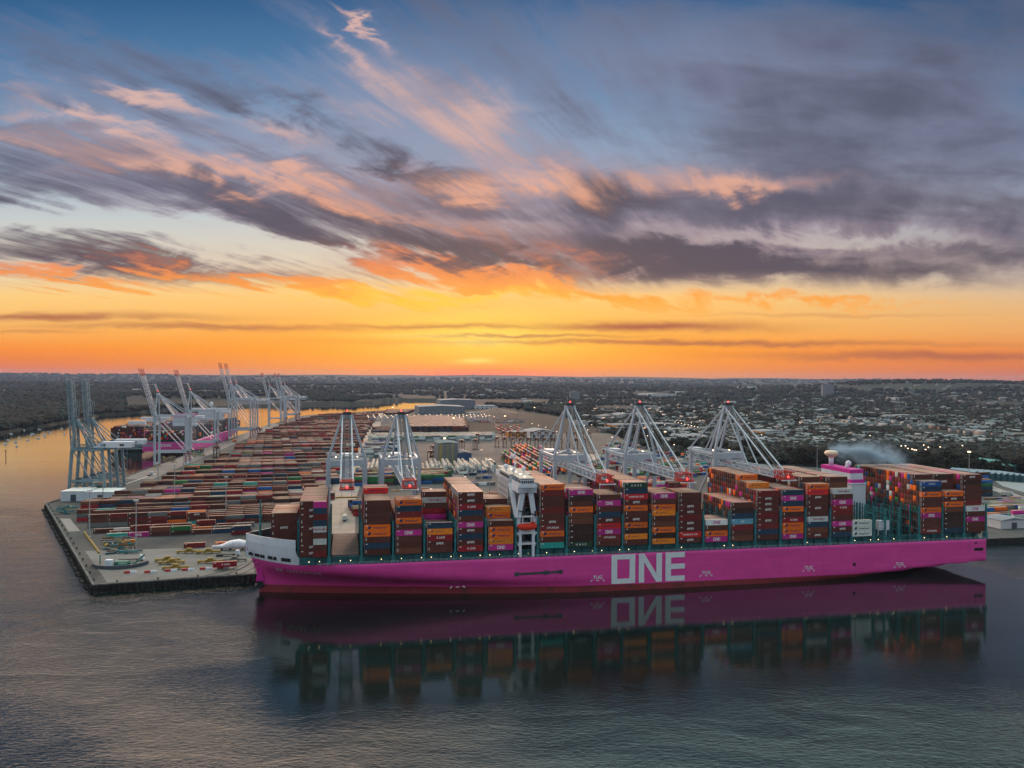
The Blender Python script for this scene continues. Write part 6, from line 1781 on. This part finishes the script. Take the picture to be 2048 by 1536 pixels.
# ---------------------------------------------------------------- moored yachts
gel = mat('white gelcoat', (.62, .64, .64), .3, var=.04); spar = mat('alloy spar', (.25, .26, .27), .4); sailc = mat('blue sail cover', (.03, .06, .14), .7)
def yacht():
    T = thing('sailing_yacht', '', 'boat')
    mb = MB(); st = [(-5, 1.2, .2), (-3, 1.6, 0), (0, 1.75, -.1), (3, 1.2, 0), (5.2, .05, .3)]
    for (x, w, dz) in st: mb.v += [(x, -w, 1.1 + dz), (x, -w * .55, -.3), (x, w * .55, -.3), (x, w, 1.1 + dz)]
    for i in range(4):
        a = i * 4
        for j in range(3): mb.f.append((a + j, a + j + 1, a + j + 5, a + j + 4)); mb.m.append(0)
        mb.f.append((a + 3, a, a + 4, a + 7)); mb.m.append(0)
    mb.f.append((0, 3, 2, 1)); mb.m.append(0); mb.build('hull', [gel], T)
    MB().hexa([(-2.2, -1, 1), (1.8, -.8, 1), (1.8, .8, 1), (-2.2, 1, 1), (-2, -.8, 1.7), (1.2, -.6, 1.6), (1.2, .6, 1.6), (-2, .8, 1.7)]).build('cabin', [gel], T)
    MB().cyl((.6, 0, 1), (.6, 0, 13), .11, 5).build('mast', [spar], T)
    MB().cyl((.5, 0, 2.4), (-3.9, 0, 2.4), .22, 6).build('boom', [sailc], T)
    return T
Za = lambda x, y: (x * .16602, 720 + y * .16602)
yp = None
for i, (x, y) in enumerate(((15, 880), (130, 893), (290, 850), (470, 838), (95, 970), (235, 948), (185, 992), (330, 970), (455, 945), (525, 903), (540, 930), (390, 893), (740, 828), (775, 898), (60, 1014), (200, 1042), (590, 873), (1180, 813), (368, 912))):
    T = yacht() if yp is None else copy_tree(yp); yp = yp or T
    wx, wy = P(*Za(x, y), 0); T.location = (wx, wy, 0); T.rotation_euler = (0, 0, 2.2 + (i * .37) % .6)
    T['label'] = 'small moored sailing yacht riding on the golden river'; T['group'] = 'yachts moored on the river'
x, y = P(*Za(70, 1165), 0)
tag(MB().cyl((x, y, -2), (x, y, 7), .45, 8).lathe(x, y, [(.45, 7), (.9, 7.3), (.9, 8.2), (.1, 8.9)], 8).build('channel_marker', [black_m]), 'lone dark channel marker pile standing in the golden water', 'marker')

# ---------------------------------------------------------------- clutter on the quay corner
def spreader(label, X, Y, ang, m, L=12):
    T = thing('spreader_frame', label, 'machinery', (*P(X, Y, QZ), QZ), ang, 'spreader frames lying on the apron')
    mb = MB()
    for sy in (-.7, .7): mb.box(-L / 2, L / 2, sy - .25, sy + .25, .7, 1.5)
    for sx in (-1, 1): mb.box(*sorted((sx * L / 2, sx * (L / 2 - .6))), -1.4, 1.4, .3, 1.7)
    for x in (-2, 2): mb.box(x - .3, x + .3, -1.1, 1.1, .1, 2.1)
    mb.build('beam', [m], T); MB().box(-1.4, 1.4, -.9, .9, 1.5, 2.9).build('headblock', [m], T); return T
gm = mat('dull grey steel', (.16, .17, .17), .6, var=.3)
for (x, y, m, lab) in ((1335, 1085, yel, 'yellow spreader frame nearest the covered yacht, far line'), (1520, 1088, yel, 'yellow spreader frame with open middle, far line'),
                       (1170, 1190, yel, 'yellow spreader frame stacked behind another near the water'), (1205, 1240, yel, 'yellow spreader frame lying nearest the water'),
                       (1540, 1180, yel, 'yellow spreader frame behind the crimson container'), (1770, 1165, gm, 'grey frame lying beside the big ship bow'), (1130, 1165, yel, 'yellow spreader frame at the back of the three piled ones')):
    spreader(lab, *Z8(x, y), .2, m, 13)
def barrier(label, X, Y, m1, m2, ang=.2):
    T = thing('barrier', label, 'barrier', (*P(X, Y, QZ), QZ), ang, 'barriers on the quay corner')
    MB().hexa([(-3, -.6, 0), (0, -.6, 0), (0, .6, 0), (-3, .6, 0), (-3, -.35, 1.1), (0, -.35, 1.1), (0, .35, 1.1), (-3, .35, 1.1)]).build('block', [m1], T)
    MB().hexa([(0.02, -.6, 0), (3, -.6, 0), (3, .6, 0), (0.02, .6, 0), (0.02, -.35, 1.1), (3, -.35, 1.1), (3, .35, 1.1), (0.02, .35, 1.1)]).build('block', [m2], T)
for i, (x, y) in enumerate(((770, 1277), (965, 1273), (1160, 1260), (1325, 1252), (1495, 1243), (1662, 1233))):
    barrier(f'red and white barrier block, {xth(i)} from the quay corner', *Z8(x, y), red_w, white_p)
for k in range(11):
    x, y = 335 + k * 13.2, 900 + k * 18
    barrier(f'yellow barrier, {xth(k)} from the far end of the slanting line', *Z8(x, y), yel, yel, -1.05)
def pile(name, label, cat, X0, X1, Y0, Y1, n, mats, seed, L=(3, 8), hmax=2.0):
    r = random.Random(seed); mb = MB()
    for k in range(n):
        x, y = P(r.uniform(X0, X1), r.uniform(Y0, Y1), QZ); a = r.uniform(-.4, .7) if r.random() < .7 else r.uniform(0, 3); l = r.uniform(*L); z = QZ + r.uniform(.3, hmax)
        mb.beam((x - math.cos(a) * l / 2, y - math.sin(a) * l / 2, z), (x + math.cos(a) * l / 2, y + math.sin(a) * l / 2, z + r.uniform(-.3, .3)), r.uniform(.3, .9), r.uniform(.3, 1.1), r.randrange(len(mats)))
    return tag(mb.build(name, mats), label, cat)
pile('beam_pile', 'pile of yellow beams and frames by the quay tip', 'pile', 119, 146, 1016, 1029, 46, [yel, gm, teal_l], 1, hmax=3)
pile('scrap_pile', 'heap of brown coils and parts before the quay corner rows', 'pile', 211, 268, 1082, 1101, 70, [mat('rusty brown steel', (.16, .08, .04), .8), yel, gm, teal_l], 2, (2, 7), 3.5)
pile('trailer_parts', 'low dark pile of trailer parts on the dark paving', 'pile', 215, 278, 1101, 1109, 30, [teal_l, black_m, gm], 3, (4, 10), 1.2)
pile('crane_parts', 'dark parts piled under the teal cranes', 'pile', 150, 235, 969, 976, 60, [gm, teal_l, mat('rusty brown steel', (.1, .1, .1))], 4, (3, 10), 3)
pile('grab_pile', 'brown grabs and gear on the apron under the pale cranes', 'pile', 322, 350, 918, 925, 50, [mat('rusty brown steel', (.1, .1, .1)), yel, gm], 5, (2, 7), 4)
pile('gear_pile', 'green and yellow gear piled at the moored ship stern', 'pile', 383, 408, 898, 915, 60, [mat('green winch', (.05, .16, .13), .5), yel, gm], 6, (2, 7), 5)
# green mooring launch cradle with a curved dark wall
T = thing('mooring_machine', 'green machinery inside a curved dark kerb near the corner of the quay', 'machinery', (*P(*Z8(650, 1215), QZ), QZ), .15)
mb = MB()
for k in range(14):
    a, b = math.pi * (1.02 + .93 * k / 14), math.pi * (1.02 + .93 * (k + 1) / 14)
    mb.beam((14.5 * math.cos(a), 7 + 13.5 * math.sin(a), .9), (14.5 * math.cos(b), 7 + 13.5 * math.sin(b), .9), .5, 1.8)
mb.build('curved_kerb', [clad_k], T)
gmt = mat('green winch', (.05, .16, .13), .5); mb = MB()
mb.box(-6, -2.5, -2, 1, 0, 4.0, 1); mb.box(-2, 5, 0, 4, 0, 2.6, 0); mb.box(5, 8, 2, 4, 0, 1.6, 0); mb.cyl((1, -1.5, 1.2), (5, -1.5, 1.2), 1.2, 10, 0); mb.beam((-11, 6, 0), (-11, 6, 5.5), .5, .5, 0); mb.box(7, 10, -3, -1, 0, 1.5, 2); mb.beam((8, 4, 1), (12, 6, 5), .8, .8, 0)
mb.build('winch_gear', [gmt, white_p, gm], T)
# covered motor yacht on blocks
x, y = P(*Z8(1800, 1050), QZ)
T = thing('motor_yacht', 'motor yacht wrapped in white sheeting on the apron beside the big ship bow', 'boat', (x, y, QZ), .2 + math.pi)
mb = MB(); st = [(-14, 2.4, 3.2), (-8, 3, 4.4), (-1, 3.1, 6.2), (4, 2.8, 5.6), (9, 2, 3.4), (14.5, .1, 2.9)]
for (sx, w, h) in st: mb.v += [(sx, -w * .5, .9), (sx, -w, 2.0), (sx, -w * .7, h * .8), (sx, 0, h), (sx, w * .7, h * .8), (sx, w, 2.0), (sx, w * .5, .9)]
for i in range(5):
    for j in range(7): a, b = i * 7 + j, i * 7 + (j + 1) % 7; mb.f.append((a, b, b + 7, a + 7)); mb.m.append(0)
mb.f += [tuple(range(7))[::-1], tuple(range(35, 42))]; mb.m += [0, 0]
mb.build('wrapped_hull', [mat('white shrink wrap', (.62, .63, .68), .4)], T, smooth=True)
mb = MB(); 
for sx in (-10, -3, 4, 9): mb.box(sx - .4, sx + .4, -2, 2, 0, 1.0)
mb.build('cradle', [black_m], T)
# mooring lines from the bow to the quay
mb = MB()
# ---------------------------------------------------------------- smoke and haze
def volume_box(name, x0, x1, y0, y1, z0, z1, build):
    m = bpy.data.materials.new(name); m.use_nodes = True; t = m.node_tree; t.nodes.clear()
    out = t.nodes.new('ShaderNodeOutputMaterial'); v = t.nodes.new('ShaderNodeVolumePrincipled'); build(t, v); t.links.new(v.outputs[0], out.inputs['Volume'])
    o = MB().box(x0, x1, y0, y1, z0, z1).build(name, [m]); o['kind'] = 'stuff'; return o
def hz(t, v): v.inputs['Color'].default_value = (.54, .66, .96, 1); v.inputs['Density'].default_value = 2.1e-5; v.inputs['Anisotropy'].default_value = .1
volume_box('haze', -15000, 15000, -300, 17400, -5, 225, hz)['label'] = 'thin evening haze over the plain'
def sm(t, v):
    B = NB(t); tc = t.nodes.new('ShaderNodeTexCoord'); sp = t.nodes.new('ShaderNodeSeparateXYZ'); t.links.new(tc.outputs['Generated'], sp.inputs[0])
    mp = t.nodes.new('ShaderNodeMapping'); mp.inputs['Scale'].default_value = (.05, .08, .10); t.links.new(tc.outputs['Object'], mp.inputs[0])
    n = B.noise(mp.outputs[0], 1.0, 5, .6, .8)
    gx, gy, gz_ = sp.outputs
    cz = B.sub(gz_, B.ma(gx, -.28, .62)); cy = B.sub(gy, .5)
    wd = B.ma(gx, .20, .12)
    r2 = B.add(B.m('POWER', B.div(cz, wd), 2.0), B.m('POWER', B.div(cy, .3), 2.0))
    g = B.mul(B.m('EXPONENT', B.mul(r2, -1.0)), B.mul(B.ss(gx, 0, .06), B.sub(1.0, B.ss(gx, .6, .98))))
    t.links.new(B.mul(B.mul(B.ss(n, .45, .68), g), .5), v.inputs['Density'])
    v.inputs['Color'].default_value = (.50, .72, .95, 1)
c = S2W(sf + 1, -24, 62)
o = volume_box('smoke', c[0] + 1, c[0] + 56, c[1] - 10, c[1] + 14, c[2] - 14, c[2] + 12, sm)
o['label'] = 'pale wisp of smoke drifting from the ship funnel'
